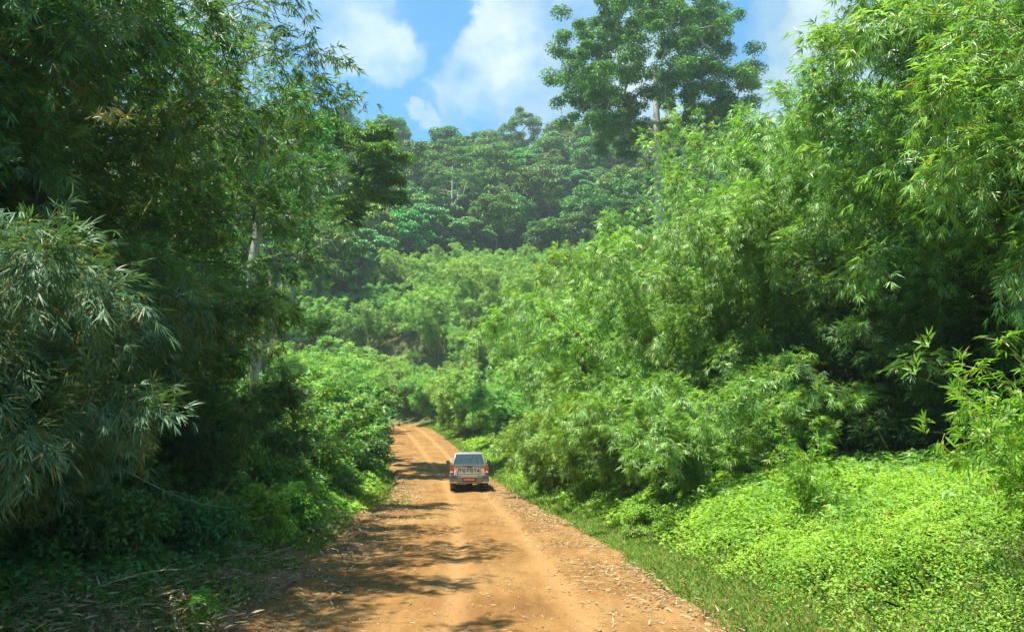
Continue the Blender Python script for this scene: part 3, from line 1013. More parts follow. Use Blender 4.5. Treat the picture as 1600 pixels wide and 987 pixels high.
pb(r_far[1], -8.0, 91, 'bamboo clump facing the road at the bend', .9, (1.05, 1.05, 1.0), group=None) if False else \
    tag(pb(r_far[1], -8.0, 91, 'yellowish bamboo clump facing the road at the bend', .9, (1.05, 1.05, 1.0)), group='bamboo clumps closing the bend')
for k, (x, y, sc) in enumerate([(-14, 103, 1.0), (-2, 92, 1.2), (8, 92, 1.3), (20, 84, 1.4), (27, 96, 1.5), (18, 104, 1.4)]):
    tag(pb(r_far[k % 2], x, y, '%s bamboo clump from the left of those closing off the bend' % ORD[k], k * 1.3, sc), group='bamboo clumps closing the bend')
# bushes right of the giant tree and on the ridge
for k, (x, y, kind, sc) in enumerate([(22, 72, 'lime', .7), (25, 84, 'dark', .7), (33, 84, 'dark', .8), (12, 90, 'lime', .75), (30, 66, 'lime', .7), (14, 97, 'dark', .85),
                                      (27, 108, 'dark', .9)]):
    put_tree(forest[kind][0], '%s %s from the left on the ridge around the giant trunk' % (ORD[k], KW[kind]), (x, y, G(x, y) - .4), k, sc,
             'trees on the right ridge', name='ridge_tree')

# ================================================================ LEFT SIDE
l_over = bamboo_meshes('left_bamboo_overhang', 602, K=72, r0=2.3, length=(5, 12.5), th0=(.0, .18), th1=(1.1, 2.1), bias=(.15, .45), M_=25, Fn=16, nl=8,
                       L=.19, Wd=.020, twig=1.4, mat='bamboo_shade')
l_glare_tint = bamboo_meshes('left_bamboo_small', 603, K=50, r0=.9, length=(2.0, 5.4), th0=(.0, .3), th1=(1.6, 2.6), bias=(0.0, .25), M_=24, Fn=18, nl=7,
                       L=.165, Wd=.0125, twig=.8, mat='bamboo_glare_tint', near=True, rad=.013, spread=.75)
l_low = bamboo_meshes('left_low_bamboo', 604, K=44, r0=1.1, length=(1.8, 6), th0=(.0, .4), th1=(1.4, 2.4), M_=20, Fn=13, nl=8, L=.17, Wd=.018,
                      twig=.8, mat='bamboo_shade', rad=.015)
LG = 'bamboo clumps shading the left side of the road'
put_bamboo(l_glare_tint, 'low glare-tinted bamboo with long drooping leaves at the left edge', (-6.2, 6.9, G(-6.2, 6.9)), 0, 1.0, LG)
put_bamboo(l_glare_tint, 'second low drooping bamboo, just behind the glare-tinted one at the left edge', (-7.3, 9.4, G(-7.3, 9.4)), 2.0, 1.05, LG)
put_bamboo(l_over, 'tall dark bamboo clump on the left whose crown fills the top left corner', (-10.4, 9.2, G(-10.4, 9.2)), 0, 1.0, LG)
put_bamboo(l_dark, 'bamboo clump added beside the camera to shade the left edge', (-10.2, 3.6, G(-10.2, 3.6)), 1.9, 1.0, LG)  # extra clump added to cast shade on the left-edge bamboo
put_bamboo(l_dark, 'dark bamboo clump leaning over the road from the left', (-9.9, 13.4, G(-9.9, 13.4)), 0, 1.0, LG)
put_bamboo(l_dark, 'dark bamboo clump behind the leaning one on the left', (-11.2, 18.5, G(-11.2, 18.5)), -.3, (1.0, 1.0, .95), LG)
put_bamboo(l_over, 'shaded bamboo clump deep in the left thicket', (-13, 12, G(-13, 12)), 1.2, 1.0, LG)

put_bamboo(l_low, 'low dark bamboo drooping to the ground under the leaning clump', (-7.2, 15.0, G(-7.2, 15)), .4, 1.0, LG)
put_bamboo(l_low, 'second low dark bamboo, between the drooping glare-tinted one and the leaning clump', (-7.6, 11.6, G(-7.6, 11.6)), 2.4, 1.0, LG)
put_bamboo(l_low, 'low dark bamboo at the foot of the pale trunk', (-9.6, 22.0, G(-9.6, 22.0)), 4.4, (.9, .9, 1.2), LG)
put_bamboo(l_low, 'low bamboo with shade-coloured leaves at the back of the hollow behind the green bank', (10.0, 17.6, G(10.0, 17.6)), 1.4, (1.2, 1.2, .9), 'bamboo with shade-coloured leaves in the right hollow')  # hollow's shade is in the leaf colour of these two as well
put_bamboo(l_low, 'second low bamboo with shade-coloured leaves in the hollow, nearer the right edge', (12.2, 15.0, G(12.2, 15.0)), 3.0, (1.2, 1.2, .9), 'bamboo with shade-coloured leaves in the right hollow')
pt = tree_meshes('pale_trunk_tree', 611, trunk_h=11, env_c=(.4, 0, 11), env_r=(2.6, 2.6, 3.2), nlobe=40, per=150, lr=.8, flat=.7, leaf=.24, lw=.09,
                 mat='shrub_dark', bark='bark_pale', base_r=.17, hollow=.3, low=8, lean=(.5, 0), crook=.5)
put_tree(pt, 'slim tree with a pale grey trunk behind the dark bamboo on the left', (-8.9, 26, G(-8.9, 26) - .2), 0, 1.0, name='pale_trunk_tree')
um = tree_meshes('umbrella_tree', 612, trunk_h=16, env_c=(3.5, 0, 17.5), env_r=(5.4, 4.5, 3.6), nlobe=80, per=34, lr=1.0, flat=.4, leaf=.42, lw=.11,
                 mat='forest', bark='bark', base_r=.25, style='umbrella', hollow=.5, low=13, lean=(2.0, 0))
put_tree(um, 'umbrella-leaved tree reaching right past the leaning bamboo into the sky', (-15.5, 46, G(-15.5, 46)), 0, 1.0, name='umbrella_tree')
um2 = tree_meshes('broad_tree', 613, trunk_h=9, env_c=(0, 0, 9.5), env_r=(4.5, 4, 3.5), nlobe=50, per=260, lr=1.0, leaf=.34, lw=.2, mat='shrub_dark', hollow=.4)
for k, (x, y, sc, lab) in enumerate([(-16, 33, 1.0, 'dark broadleaf tree behind the pale trunk on the left'), (-21, 52, 1.2, 'dark broadleaf tree below the umbrella-leaved one'),
                                     (-27, 68, 1.3, 'dark broadleaf tree farthest back on the left'), (-22, 24, 1.3, 'dark broadleaf tree deep in the left thicket')]):
    put_tree(um2, lab, (x, y, G(x, y) - .3), k * 1.3, sc, 'broadleaf trees behind the left roadside', name='broad_tree')
for k, (x, y, sc) in enumerate([(-18, 62, .95), (-17, 76, 1.0), (-25, 84, 1.1), (-20, 92, .9), (-33, 92, 1.1), (-31, 76, 1.1), (-41, 100, 1.1)]):
    put_bamboo(far_b[k % 4], '%s pale bamboo clump from the front on the left below the feathery slope' % ORD[k], (x, y, G(x, y) - .4), k, (sc, sc, sc * .85),
               'pale bamboo clumps on the left valley floor')


def shrub_meshes(name, seed, r=1.6, h=2.2, n=9000, leaf=.16, lw=.07, mat='shrub', nlobe=34, arch=14, near=False):
    """bush: leafy lobes on a fan of stems, with arching leafy shoots"""
    rng = np.random.default_rng(seed)
    th = rng.random(nlobe) * 2 * PI
    el = rng.uniform(.1, 1.45, nlobe)
    rr = rng.uniform(.45, 1, nlobe)
    C = np.stack([np.cos(th) * np.cos(el) * r * rr, np.sin(th) * np.cos(el) * r * rr, .15 + np.sin(el) * h * rr * .95], -1)
    per = n // nlobe
    k = np.repeat(np.arange(nlobe), per)
    v = unit(rng.normal(0, 1, (len(k), 3)))
    v[:, 2] = np.where(rng.random(len(k)) < .6, np.abs(v[:, 2]), v[:, 2])
    P = C[k] + v * (rng.random(len(k)) ** .4)[:, None] * r * .33 * np.array([1, 1, .75])
    P[:, 2] = np.maximum(P[:, 2], .02)
    N = unit(v + np.array([0, 0, .8]) + rng.normal(0, .5, v.shape))
    D = unit(np.cross(N, rng.normal(0, 1, v.shape)) + v * .6)
    tint = np.clip(rng.random(nlobe)[k] * .45 + rng.random(len(k)) * .5, 0, .94)
    tint[rng.random(len(k)) < .015] = 1
    parts = [leaves(P, D, N, leaf * rng.uniform(.6, 1.2, len(k)), lw * rng.uniform(.7, 1.2, len(k)), rng, tint=tint)]
    # arching shoots
    S = 8
    t = np.linspace(0, 1, S)
    ph = rng.random(arch) * 2 * PI
    a0 = rng.uniform(.1, .5, arch)
    a1 = rng.uniform(.7, 1.7, arch)
    ln = rng.uniform(.8, 1.25, arch) * h
    an = a0[:, None] + a1[:, None] * t ** 1.6
    dr = np.stack([np.sin(an) * np.cos(ph[:, None]), np.sin(an) * np.sin(ph[:, None]), np.cos(an)], -1)
    A = np.cumsum(np.concatenate([np.zeros((arch, 1, 3)), dr[:, :-1] * (ln / (S - 1))[:, None, None]], 1), 1)
    A = A + np.stack([np.cos(ph) * r * .5, np.sin(ph) * r * .5, np.full(arch, h * .35)], -1)[:, None]
    m = 26
    kk = np.repeat(np.arange(arch), m)
    f = rng.random(arch * m) * (S - 1.01)
    i0 = f.astype(int)
    fr = (f - i0)[:, None]
    pp = A[kk, i0] * (1 - fr) + A[kk, i0 + 1] * fr
    parts.append(fans(pp, unit(dr[kk, i0] + rng.normal(0, .5, (arch * m, 3))), rng, nl=4, L=leaf * 1.2, Wd=lw * .9, spread=.9, stagger=.05))
    mf = merge(parts)
    me = mk_mesh(name + '_foliage', mf[0], mf[1], mf[2], M[mat], mf[3])
    B = np.stack([np.zeros_like(C), C * .5 + rng.normal(0, .05, C.shape), C], 1)
    v1, q1 = tubes(B, np.tile([.025, .016, .006], (nlobe, 1)) * max(1, r), 4)
    v2, q2 = tubes(A, np.tile(np.linspace(.012, .004, S), (arch, 1)), 3)
    ms2 = mk_mesh(name + '_stems', np.concatenate([v1, v2]), np.concatenate([q1, q2 + len(v1)]), None, M['twig'])
    return me, ms2


def put_shrub(ms_, label, x, y, rz=0, sc=1.0, group=None, name='shrub'):
    o = thing(name, label, 'shrub', (x, y, G(x, y) - .08), rz, group, sc)
    obj('foliage', ms_[0], o)
    obj('stems', ms_[1], o)
    return o


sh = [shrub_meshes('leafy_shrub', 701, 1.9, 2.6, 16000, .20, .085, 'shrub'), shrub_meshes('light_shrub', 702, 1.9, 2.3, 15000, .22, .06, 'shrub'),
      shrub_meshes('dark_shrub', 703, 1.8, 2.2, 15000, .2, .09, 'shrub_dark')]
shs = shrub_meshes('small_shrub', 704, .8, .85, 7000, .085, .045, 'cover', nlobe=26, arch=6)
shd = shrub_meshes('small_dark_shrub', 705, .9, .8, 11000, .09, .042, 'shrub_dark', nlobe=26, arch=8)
SG = 'shrubs along the left road edge'
for x, y, k, sc, lab in [(-6.2, 20.0, 0, .8, 'leafy green shrub just past the dark bamboo on the left'),
                         (-8.0, 23.5, 1, 1.25, 'light green tall shrub at the foot of the pale trunk'),
                         (-7.6, 27.5, 1, 1.25, 'sunlit shrub on the left with long arching shoots'),
                         (-10.2, 29, 0, 1.6, 'large shrub behind the arching one on the left'),
                         (-8.0, 32.5, 0, 1.1, 'shrub on the left nearly level with the pickup'),
                         (-9.6, 37, 0, 1.45, 'tall leafy shrub on the left, level with the pickup'),
                         (-8.9, 42, 2, 1.25, 'dark shrub leaning over the left verge beyond the pickup'),
                         (-10.6, 47, 0, 1.6, 'leafy shrub on the left where the road starts to climb'),
                         (-10.5, 53.5, 2, 1.35, 'dark shrub that hides the left edge of the climbing road'),
                         (-13.4, 44, 1, 1.9, 'broad light shrub behind the left verge'),
                         (-14.0, 56, 0, 1.8, 'broad green shrub behind the dark one near the bend'),
                         (-13.6, 64, 0, 1.5, 'shrub on the left just before the bend'),
                         (-13.2, 37, 1, 1.9, 'tall light shrub behind the left verge by the pickup'),
                         (-15.8, 74, 0, 1.5, 'farthest left shrub, inside the bend')]:
    put_shrub(sh[k], lab, x - .25, y, x * 3, (sc, sc, sc * .9), SG)
put_shrub(shd, 'small rounded dark shrub on the shaded left verge', -4.9, 12.0, 0, 1.0, SG)
put_shrub(shd, 'small dark shrub under the low drooping bamboo', -5.4, 10.2, 1.3, 1.15, SG)
put_shrub(shs, 'small green shrub at the edge of the shade on the left', -4.75, 14.4, 2, 1.0, SG)
put_shrub(shs, 'small sunlit shrub beside the left ditch', -4.9, 17.3, .6, .95, SG)
put_shrub(shs, 'tiny bright shrub catching the sun at the left road edge', -3.75, 9.6, .6, .32, SG)
put_shrub(shd, 'low dark shrub at the bottom left corner', -5.2, 7.2, 2.6, .6, SG)
r_low = bamboo_meshes('low_bamboo', 504, K=44, r0=1.1, length=(1.6, 4.6), th0=(.0, .45), th1=(1.5, 2.5), M_=20, Fn=13, nl=8, L=.16, Wd=.017,
                      twig=.7, mat='bamboo', rad=.015)
for k, (x, y, sc, lab) in enumerate([(4.6, 18.2, 1.0, 'low bamboo drooping to the road where the bright green bank ends'), 
                                     (4.3, 21.5, 1.1, 'low bamboo at the road edge beyond the green bank'), (3.6, 26, 1.1, 'low bamboo on the right verge halfway to the pickup'),
                                     (3.0, 31.5, 1.1, 'low bamboo on the right verge just before the pickup'), (2.2, 37, 1.0, 'low bamboo on the right verge beside the pickup')]):
    put_bamboo(r_low, lab, (x, y, G(x, y) - .05), k * 1.7, sc, 'low bamboo along the right road edge')
RG = 'low shrubs at the foot of the right bamboo'
put_shrub(shs, 'rounded light shrub at the end of the bright green bank', 2.9, 17.2, 0, .75, RG)
put_shrub(shs, 'bright shrub on the right verge before the pickup', 2.6, 25.5, 3, 1.0, RG)
put_shrub(shs, 'bright shrub on the right verge level with the pickup', 1.6, 33, 3.6, .9, RG)
put_shrub(sh[0], 'leafy shrub on the right verge just past the pickup', 1.8, 39, 3.9, .7, RG)

# bright bamboo shoots reaching in from the right edge
fr_ = bamboo_meshes('fresh_shoots', 801, K=11, r0=.35, length=(1.6, 3.1), th0=(.25, .6), th1=(.7, 1.3), azr=(PI * .85, PI * 1.25), M_=10, Fn=3, nl=6, L=.17,
                    Wd=.022, twig=.45, t0=.3, mat='fresh', near=True, rad=.007, spread=.9)
put_bamboo(fr_, 'bright yellow-green bamboo shoots reaching in from the right edge', (5.3, 7.0, G(5.3, 7)), 0, .82, name='bamboo_shoots')
put_bamboo(fr_, 'second spray of bright bamboo shoots above the green bank at right', (6.6, 9.2, G(6.6, 9.2)), .3, .95, name='bamboo_shoots')
put_bamboo(fr_, 'thin bamboo shoots standing out of the green bank before the dark hollow', (4.9, 12.6, G(4.9, 12.6)), .9, .75, name='bamboo_shoots')
# young pinkish leaf spray hanging at upper left
ps = bamboo_meshes('pinkish_spray', 802, K=2, r0=.02, length=(.8, 1.0), th0=(1.0, 1.2), th1=(.6, .9), azr=(-.2, .1), M_=6, Fn=2, nl=5, L=.18, Wd=.024, twig=.25,
                   t0=.3, mat='pink', near=True, rad=.005)
q = at(110, 185, 8.3)
o = put_bamboo(ps, 'small spray of young pinkish bamboo leaves hanging at the upper left', (q.x, q.y, q.z), 0, .8, name='bamboo_spray')

# ================================================================ GROUND PLANTS, GRASS, LITTER
rg = np.random.default_rng(99)


def scatter_cover(n, y0, y1, e0, e1, side, seed, size, hmul, mat, name, label, wratio=.46, clump=.25, dens_pow=1.0, patch=0.0):
    rng = np.random.default_rng(seed)
    m = int(n * 2.2)
    y = y0 + (y1 - y0) * rng.random(m) ** dens_pow
    e = e0 + (e1 - e0) * rng.random(m)
    xc = np.interp(y, ROAD[:, 1], ROAD[:, 0])
    x = xc + side * (2.85 + e)
    th = fbm(x / .8, y / .8, seed, 3)
    keep = rng.random(m) < np.clip((th - patch) * 3.2, 0.0, 1) * sstep(-.1, 1.0, e - e0 + .25 * (th - .4))
    x, y, e, th = x[keep][:n], y[keep][:n], e[keep][:n], th[keep][:n]
    n = len(x)
    top = (.10 + .34 * sstep(0, 2.2, e) + .40 * (fbm(x / .55, y / .55, seed + 3, 3) - .4)) * hmul
    top = np.maximum(top, .03)
    z = hgt(x, y) + top * (1 - rng.random(n) ** 1.6 * .8)
    dist = np.hypot(x, y)
    sz = size * (.6 + .9 * rng.random(n)) * np.clip(dist / 9, .75, 2.6)
    N = unit(np.array([0, 0, 1.]) + rng.normal(0, .5, (n, 3)))
    D = rng.normal(0, 1, (n, 3))
    D[:, 2] *= .35
    tint = np.clip(.55 * vnoise(x / .5, y / .5, seed + 8) + .55 * rng.random(n) - .05, 0, .95)
    tint[rng.random(n) < .02] = 1
    lv = leaves(np.stack([x, y, z], -1), D, N, sz, sz * wratio, rng, droop=.2, tint=tint, fold=.15)
    me = mk_mesh(name, lv[0], lv[1], lv[2], M[mat], lv[3])
    return tag(obj(name, me), label, 'ground cover', None, 'stuff')


scatter_cover(420000, 3.0, 27, .7, 9.5, 1, 901, .038, 1.0, 'cover', 'ground_cover', 'bright green leafy ground cover on the sunlit right bank', dens_pow=1.25, patch=.06)
scatter_cover(30000, 3.0, 27, 1.2, 9.5, 1, 905, .07, 1.2, 'shrub', 'ground_cover', 'taller darker weeds in patches among the bright ground cover', patch=.30, wratio=.4)
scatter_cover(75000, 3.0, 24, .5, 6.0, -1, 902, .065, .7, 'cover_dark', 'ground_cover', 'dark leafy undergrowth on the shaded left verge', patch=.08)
scatter_cover(50000, 18, 62, .2, 5.0, -1, 903, .075, .9, 'cover', 'ground_cover', 'sunlit weeds along the left road bank', patch=.15)
scatter_cover(40000, 24, 90, .2, 4.0, 1, 904, .07, .7, 'cover', 'ground_cover', 'bright weeds along the right edge of the far road', patch=.12)


def grass(n, y0, y1, e0, e1, side, seed, h, label, patch=.2, wd=.008, lit='grass'):
    rng = np.random.default_rng(seed)
    m = n * 3
    y = y0 + (y1 - y0) * rng.random(m) ** 1.3
    e = e0 + (e1 - e0) * rng.random(m)
    x = np.interp(y, ROAD[:, 1], ROAD[:, 0]) + side * (2.85 + e)
    th = fbm(x / .7, y / .7, seed, 3)
    k = rng.random(m) < np.clip((th - patch) * 4, 0, 1)
    x, y = x[k][:n], y[k][:n]
    n = len(x)
    dist = np.clip(np.hypot(x, y) / 9, .8, 3)
    D = np.array([0, 0, 1.]) + rng.normal(0, .38, (n, 3))
    N = rng.normal(0, 1, (n, 3))
    zb = np.maximum(hgt(x, y), -99)
    lv = leaves(np.stack([x, y, zb - .01], -1), D, N, h * rng.uniform(.35, 1.2, n), wd * dist, rng, droop=.35, fold=.1)
    me = mk_mesh('grass', lv[0], lv[1], lv[2], M[lit], lv[3])
    return tag(obj('grass', me), label, 'grass', None, 'stuff')


grass(75000, 4, 26, .05, 2.6, 1, 911, .17, 'short thin grass between the right road edge and the green bank', .08)
grass(12000, 8, 26, 1.2, 7.5, 1, 916, .5, 'long grass blades rising through the bright ground cover', .3, .007)
grass(30000, 24, 92, -.1, 2.6, 1, 912, .42, 'bright grass on the right verge of the far road', .2, .014)
grass(30000, 26, 66, .2, 4.2, -1, 913, .5, 'long pale grass on the left bank near the pickup', .22, .014)
grass(9000, 7, 24, .1, 2.5, -1, 914, .28, 'thin grass tufts on the shaded left verge', .38, .007)
grass(9000, 30, 56, -1.0, .1, -1, 915, .30, 'grassy tongue along the left rut beyond the pickup', .28, .016)


def litter(n, seed, wfun, y0, y1, label, L=.13, lift=.012):
    rng = np.random.default_rng(seed)
    y = y0 + (y1 - y0) * rng.random(n) ** 1.6
    w = wfun(rng, n)
    s = np.interp(y, ROAD[:, 1], seg[:len(ROAD)])
    clumpy = fbm(w / .5, y / .8, seed, 3)
    k = rng.random(n) < np.clip((clumpy - .28) * 3.2, 0.03, 1)
    w, y, s = w[k], y[k], s[k]
    n = len(w)
    x = np.interp(s, seg, ROAD[:, 0]) + np.interp(s, seg, RT[:, 1]) * w
    yy = np.interp(s, seg, ROAD[:, 1]) - np.interp(s, seg, RT[:, 0]) * w
    onr = np.abs(w) < 2.85
    z = np.where(onr, road_z(w, s), hgt(x, yy) + .01) + lift * (1 + rng.random(n))
    D = rng.normal(0, 1, (n, 3))
    D[:, 2] *= .12
    D = unit(D)
    N = np.array([0, 0, 1.]) + rng.normal(0, .25, (n, 3))
    Ls = L * rng.uniform(.4, 1.25, n)
    lv = leaves(np.stack([x, yy, z], -1), D, N, Ls, Ls * rng.uniform(.10, .2, n) * np.clip(y / 14, 1, 2.2), rng, droop=-.05, fold=.3)
    me = mk_mesh('leaf_litter', lv[0], lv[1], lv[2], M['dry'], lv[3])
    return tag(obj('leaf_litter', me), label, 'leaf litter', None, 'stuff')


litter(15000, 921, lambda r, n: 2.35 + r.normal(0, .5, n), 5, 45, 'straw-coloured fallen bamboo leaves along the right road edge')
litter(20000, 922, lambda r, n: -2.75 + r.normal(0, .7, n), 5, 45, 'dry bamboo leaves strewn along the left road edge')
litter(2600, 923, lambda r, n: .1 + r.normal(0, .9, n), 6, 30, 'scattered dry leaves down the middle of the road', L=.10)
litter(16000, 924, lambda r, n: -4.4 + r.normal(0, .8, n), 6, 22, 'heap of dry bamboo leaves on the shaded left bank', lift=.12, L=.17)

# pebbles as one sheet of rubble at the margins
rng = np.random.default_rng(931)
nP = 2600
y = 5 + 32 * rng.random(nP) ** 1.6
w = np.where(rng.random(nP) < .5, 2.5, -2.5) + rng.normal(0, .45, nP)
w = np.clip(w, -2.9, 2.9)
s = np.interp(y, ROAD[:, 1], seg)
x = np.interp(s, seg, ROAD[:, 0]) + np.interp(s, seg, RT[:, 1]) * w
yy = np.interp(s, seg, ROAD[:, 1]) - np.interp(s, seg, RT[:, 0]) * w
z = road_z(w, s)
r = rng.uniform(.008, .03, nP)
o6 = np.array([(1, 0, 0), (0, 1, 0), (-1, 0, 0), (0, -1, 0), (0, 0, .8), (0, 0, -.8)], float)
V = np.stack([x, yy, z], -1)[:, None] + o6[None] * (r[:, None] * rng.uniform(.7, 1.3, (nP, 6)))[..., None]
bt_ = (np.arange(nP) * 6)[:, None]
T = np.concatenate([bt_ + np.array([t_]) for t_ in ((0, 1, 4), (1, 2, 4), (2, 3, 4), (3, 0, 4), (1, 0, 5), (2, 1, 5), (3, 2, 5), (0, 3, 5))])
tag(obj('gravel', mk_mesh('gravel', V.reshape(-1, 3), None, T, M['rock'])), 'loose reddish pebbles on the road margins', 'gravel', None, 'stuff')


# fallen dry canes and dead branches
def dead_branch(name, label, loc, rz, length, seed, rise=.5, mat='twig', rad=.012, group=None, forks=5):
    rng = np.random.default_rng(seed)
    S = 8
    t = np.linspace(0, 1, S)
    main = np.stack([t * length, .12 * length * np.sin(t * 2.5) + rng.normal(0, .01, S), rise * length * np.sin(t * 1.9) * .6 + .04], -1)
    P = [main]
    for k in range(forks):
        i = rng.integers(2, S - 1)
        d = np.array([rng.uniform(.3, 1), rng.uniform(-.9, .9), rng.uniform(-.1, .7)])
        d /= np.linalg.norm(d)
        P.append(main[i] + d * (t[:, None] * length * rng.uniform(.2, .45)) + rng.normal(0, .008, (S, 3)))
    P = np.array(P)
    R = rad * (1 - .75 * t)[None] * np.array([1] + [.6] * forks)[:, None]
    V, q_ = tubes(P, R, 5)
    o = obj(name, mk_mesh(name, V, q_, None, M[mat], smooth=True))
    o.location = loc
    o.rotation_euler = (0, 0, rz)
    return tag(o, label, 'branch', group)


dead_branch('dead_branch', 'pale bare twigs sticking out of the light shrub on the left', (-7.6, 24.0, G(-7.6, 24) + 2.6), .3, 1.8, 1, .5, rad=.022)
dead_branch('dead_branch', 'bare pale branch low in the sunlit left shrubs', (-7.0, 26.0, G(-7, 26) + 1.2), .9, 1.6, 2, .9, rad=.02)
dead_branch('dry_cane', 'long thin dry cane leaning across the shaded left verge', (-5.6, 10.4, G(-5.6, 10.4) + 1.5), -.15, 2.2, 3, -.55, rad=.010, forks=2)
dead_branch('dead_branch', 'dead branch with forked twigs lying at the left road edge', (-4.5, 11.8, G(-4.5, 11.8) + .03), -.5, 1.3, 4, .15, rad=.014)
dead_branch('dead_branch', 'brittle twigs on the dry leaf heap at the lower left', (-4.6, 8.7, G(-4.6, 8.7) + .1), .5, 1.0, 5, .2, rad=.009)
dead_branch('dead_branch', 'dark twig lying in the grass beside the right road edge', (3.0, 15.6, G(3.0, 15.6) + .06), 2.4, 1.0, 6, .1, mat='bark', rad=.014)
dead_branch('dead_branch', 'thin dark stalk standing out of the bright ground cover', (4.0, 9.2, G(4.0, 9.2) + .5), 2.2, .5, 7, .9, mat='bark', rad=.005, forks=1)

# ================================================================ PICKUP TRUCK
MT = {
    'paint': flat_mat('silver_paint', (.24, .25, .245), .34, .15, .5, .4, .25),
    'gate': flat_mat('silver_paint_dusty', (.50, .50, .46), .42, .15, .5, .3, .30),
    'black': flat_mat('black_plastic', (.022, .022, .022), .55, dirt=.25),
    'rubber': flat_mat('tyre_rubber', (.028, .026, .024), .85, dirt=.35),
    'steel': flat_mat('bumper_steel', (.17, .18, .175), .35, .6, dirt=.3),
    'red': flat_mat('tail_light_red', (.55, .02, .012), .25, spec=.6, dirt=.05),
    'white': flat_mat('reflector_white', (.75, .73, .68), .35, dirt=.08),
    'orange': flat_mat('reflector_red', (.62, .07, .02), .35, dirt=.05),
    'plate': flat_mat('plate_red', (.40, .035, .025), .4, dirt=.1),
    'pink': flat_mat('plate_characters', (.60, .36, .32), .5, dirt=.1),
    'letter': flat_mat('letter_grey', (.022, .026, .028), .4, dirt=.05),
    'under': flat_mat('underbody', (.03, .027, .024), .9, dirt=.4),
    'bed': flat_mat('bed_liner', (.05, .05, .05), .7, dirt=.5),
    'lamp': flat_mat('headlamp', (.75, .77, .78), .15, spec=.8, dirt=.03),
}
mgl, gg, p, out = new_mat('tinted_glass')
p.inputs['Base Color'].default_value = (.02, .03, .032, 1)
p.inputs['Roughness'].default_value = .04
p.inputs['Specular IOR Level'].default_value = .9
p.inputs['Coat Weight'].default_value = 1.0
p.inputs['Coat IOR'].default_value = 1.8
tcn = gg.n('ShaderNodeTexCoord')
gn = gg.n('ShaderNodeTexNoise', i_Scale=7.0, i_Detail=3.0)
gg.l(tcn.outputs['Object'], gn.inputs['Vector'])
gb = gg.n('ShaderNodeBump', i_Strength=.6, i_Distance=.06)
gg.l(gn.outputs[0], gb.inputs['Height'])
gg.l(gb.outputs[0], p.inputs['Normal'])
gg.l(gb.outputs[0], p.inputs['Coat Normal'])
MT['glass'] = mgl


def bm_obj(name, bm, mat, parent, bevel=0.0, smooth=True):
    me = bpy.data.meshes.new(name)
    if bevel:
        bmesh.ops.bevel(bm, geom=bm.edges[:], offset=bevel, segments=2, affect='EDGES', clamp_overlap=True)
    bmesh.ops.recalc_face_normals(bm, faces=bm.faces[:])
    bm.to_mesh(me)
    bm.free()
    me.materials.append(mat)
    if smooth:
        for pl in me.polygons:
            pl.use_smooth = True
        try:
            me.set_sharp_from_angle(angle=math.radians(35))
        except Exception:
            pass
    return obj(name, me, parent)


def loft(secs, cap=True):
    """secs: list of closed point loops with the same count"""
    bm = bmesh.new()
    rings = [[bm.verts.new(p_) for p_ in s_] for s_ in secs]
    n_ = len(secs[0])
    for a_, b_ in zip(rings[:-1], rings[1:]):
        for i in range(n_):
            bm.faces.new((a_[i], a_[(i + 1) % n_], b_[(i + 1) % n_], b_[i]))
    if cap:
        bm.faces.new(rings[0][::-1])
        bm.faces.new(rings[-1])
    return bm


def box(x0, x1, y0, y1, z0, z1, bm=None):
    bm = bm or bmesh.new()
    r_ = bmesh.ops.create_cube(bm, size=1)['verts']
    for v_ in r_:
        v_.co = Vector((x0 + (v_.co.x + .5) * (x1 - x0), y0 + (v_.co.y + .5) * (y1 - y0), z0 + (v_.co.z + .5) * (z1 - z0)))
    return bm


def rrect(wx, z0, z1, y, c=.08, tumble=0.0):
    """rounded cross section in x-z at y, symmetric; tumble narrows the top"""
    wt_ = wx - tumble
    return [Vector((-wx + c, y, z0)), Vector((wx - c, y, z0)), Vector((wx, y, z0 + c)), Vector((wx, y, (z0 + z1) / 2)), Vector((wt_, y, z1 - c)),
            Vector((wt_ - c, y, z1)), Vector((-wt_ + c, y, z1)), Vector((-wt_, y, z1 - c)), Vector((-wx, y, (z0 + z1) / 2)), Vector((-wx, y, z0 + c))]


def cyl_x(x0, x1, y, z, r_, seg_=28, bm=None, r2=None):
    bm = bm or bmesh.new()
    a_ = [Vector((x0, y + math.cos(t_) * r_, z + math.sin(t_) * r_)) for t_ in np.arange(seg_) * 2 * PI / seg_]
    b_ = [Vector((x1, y + math.cos(t_) * (r2 or r_), z + math.sin(t_) * (r2 or r_))) for t_ in np.arange(seg_) * 2 * PI / seg_]
    va = [bm.verts.new(p_) for p_ in a_]
    vb = [bm.verts.new(p_) for p_ in b_]
    for i in range(seg_):
        bm.faces.new((va[i], va[(i + 1) % seg_], vb[(i + 1) % seg_], vb[i]))
    bm.faces.new(va[::-1])
    bm.faces.new(vb)
    return bm


tp = at(733, 767, 37)
tk = thing('pickup_truck', 'silver double-cab pickup truck driving away down the dirt road', 'pickup truck', (tp.x, tp.y, -1.24 - .02), math.radians(4.0))
# body: lower hull of cab and bonnet, bed walls
front = [rrect(.86, .50, 1.02, 1.58, .07, .03), rrect(.90, .46, 1.13, 1.62, .08, .04), rrect(.905, .46, 1.14, 3.45, .08, .04), rrect(.90, .48, 1.10, 3.7, .10, .06),
         rrect(.88, .50, 1.05, 4.6, .12, .10), rrect(.82, .52, .95, 5.05, .14, .12), rrect(.72, .56, .85, 5.18, .10, .10)]
hull = bm_obj('body', loft(front), MT['paint'], tk, .0)
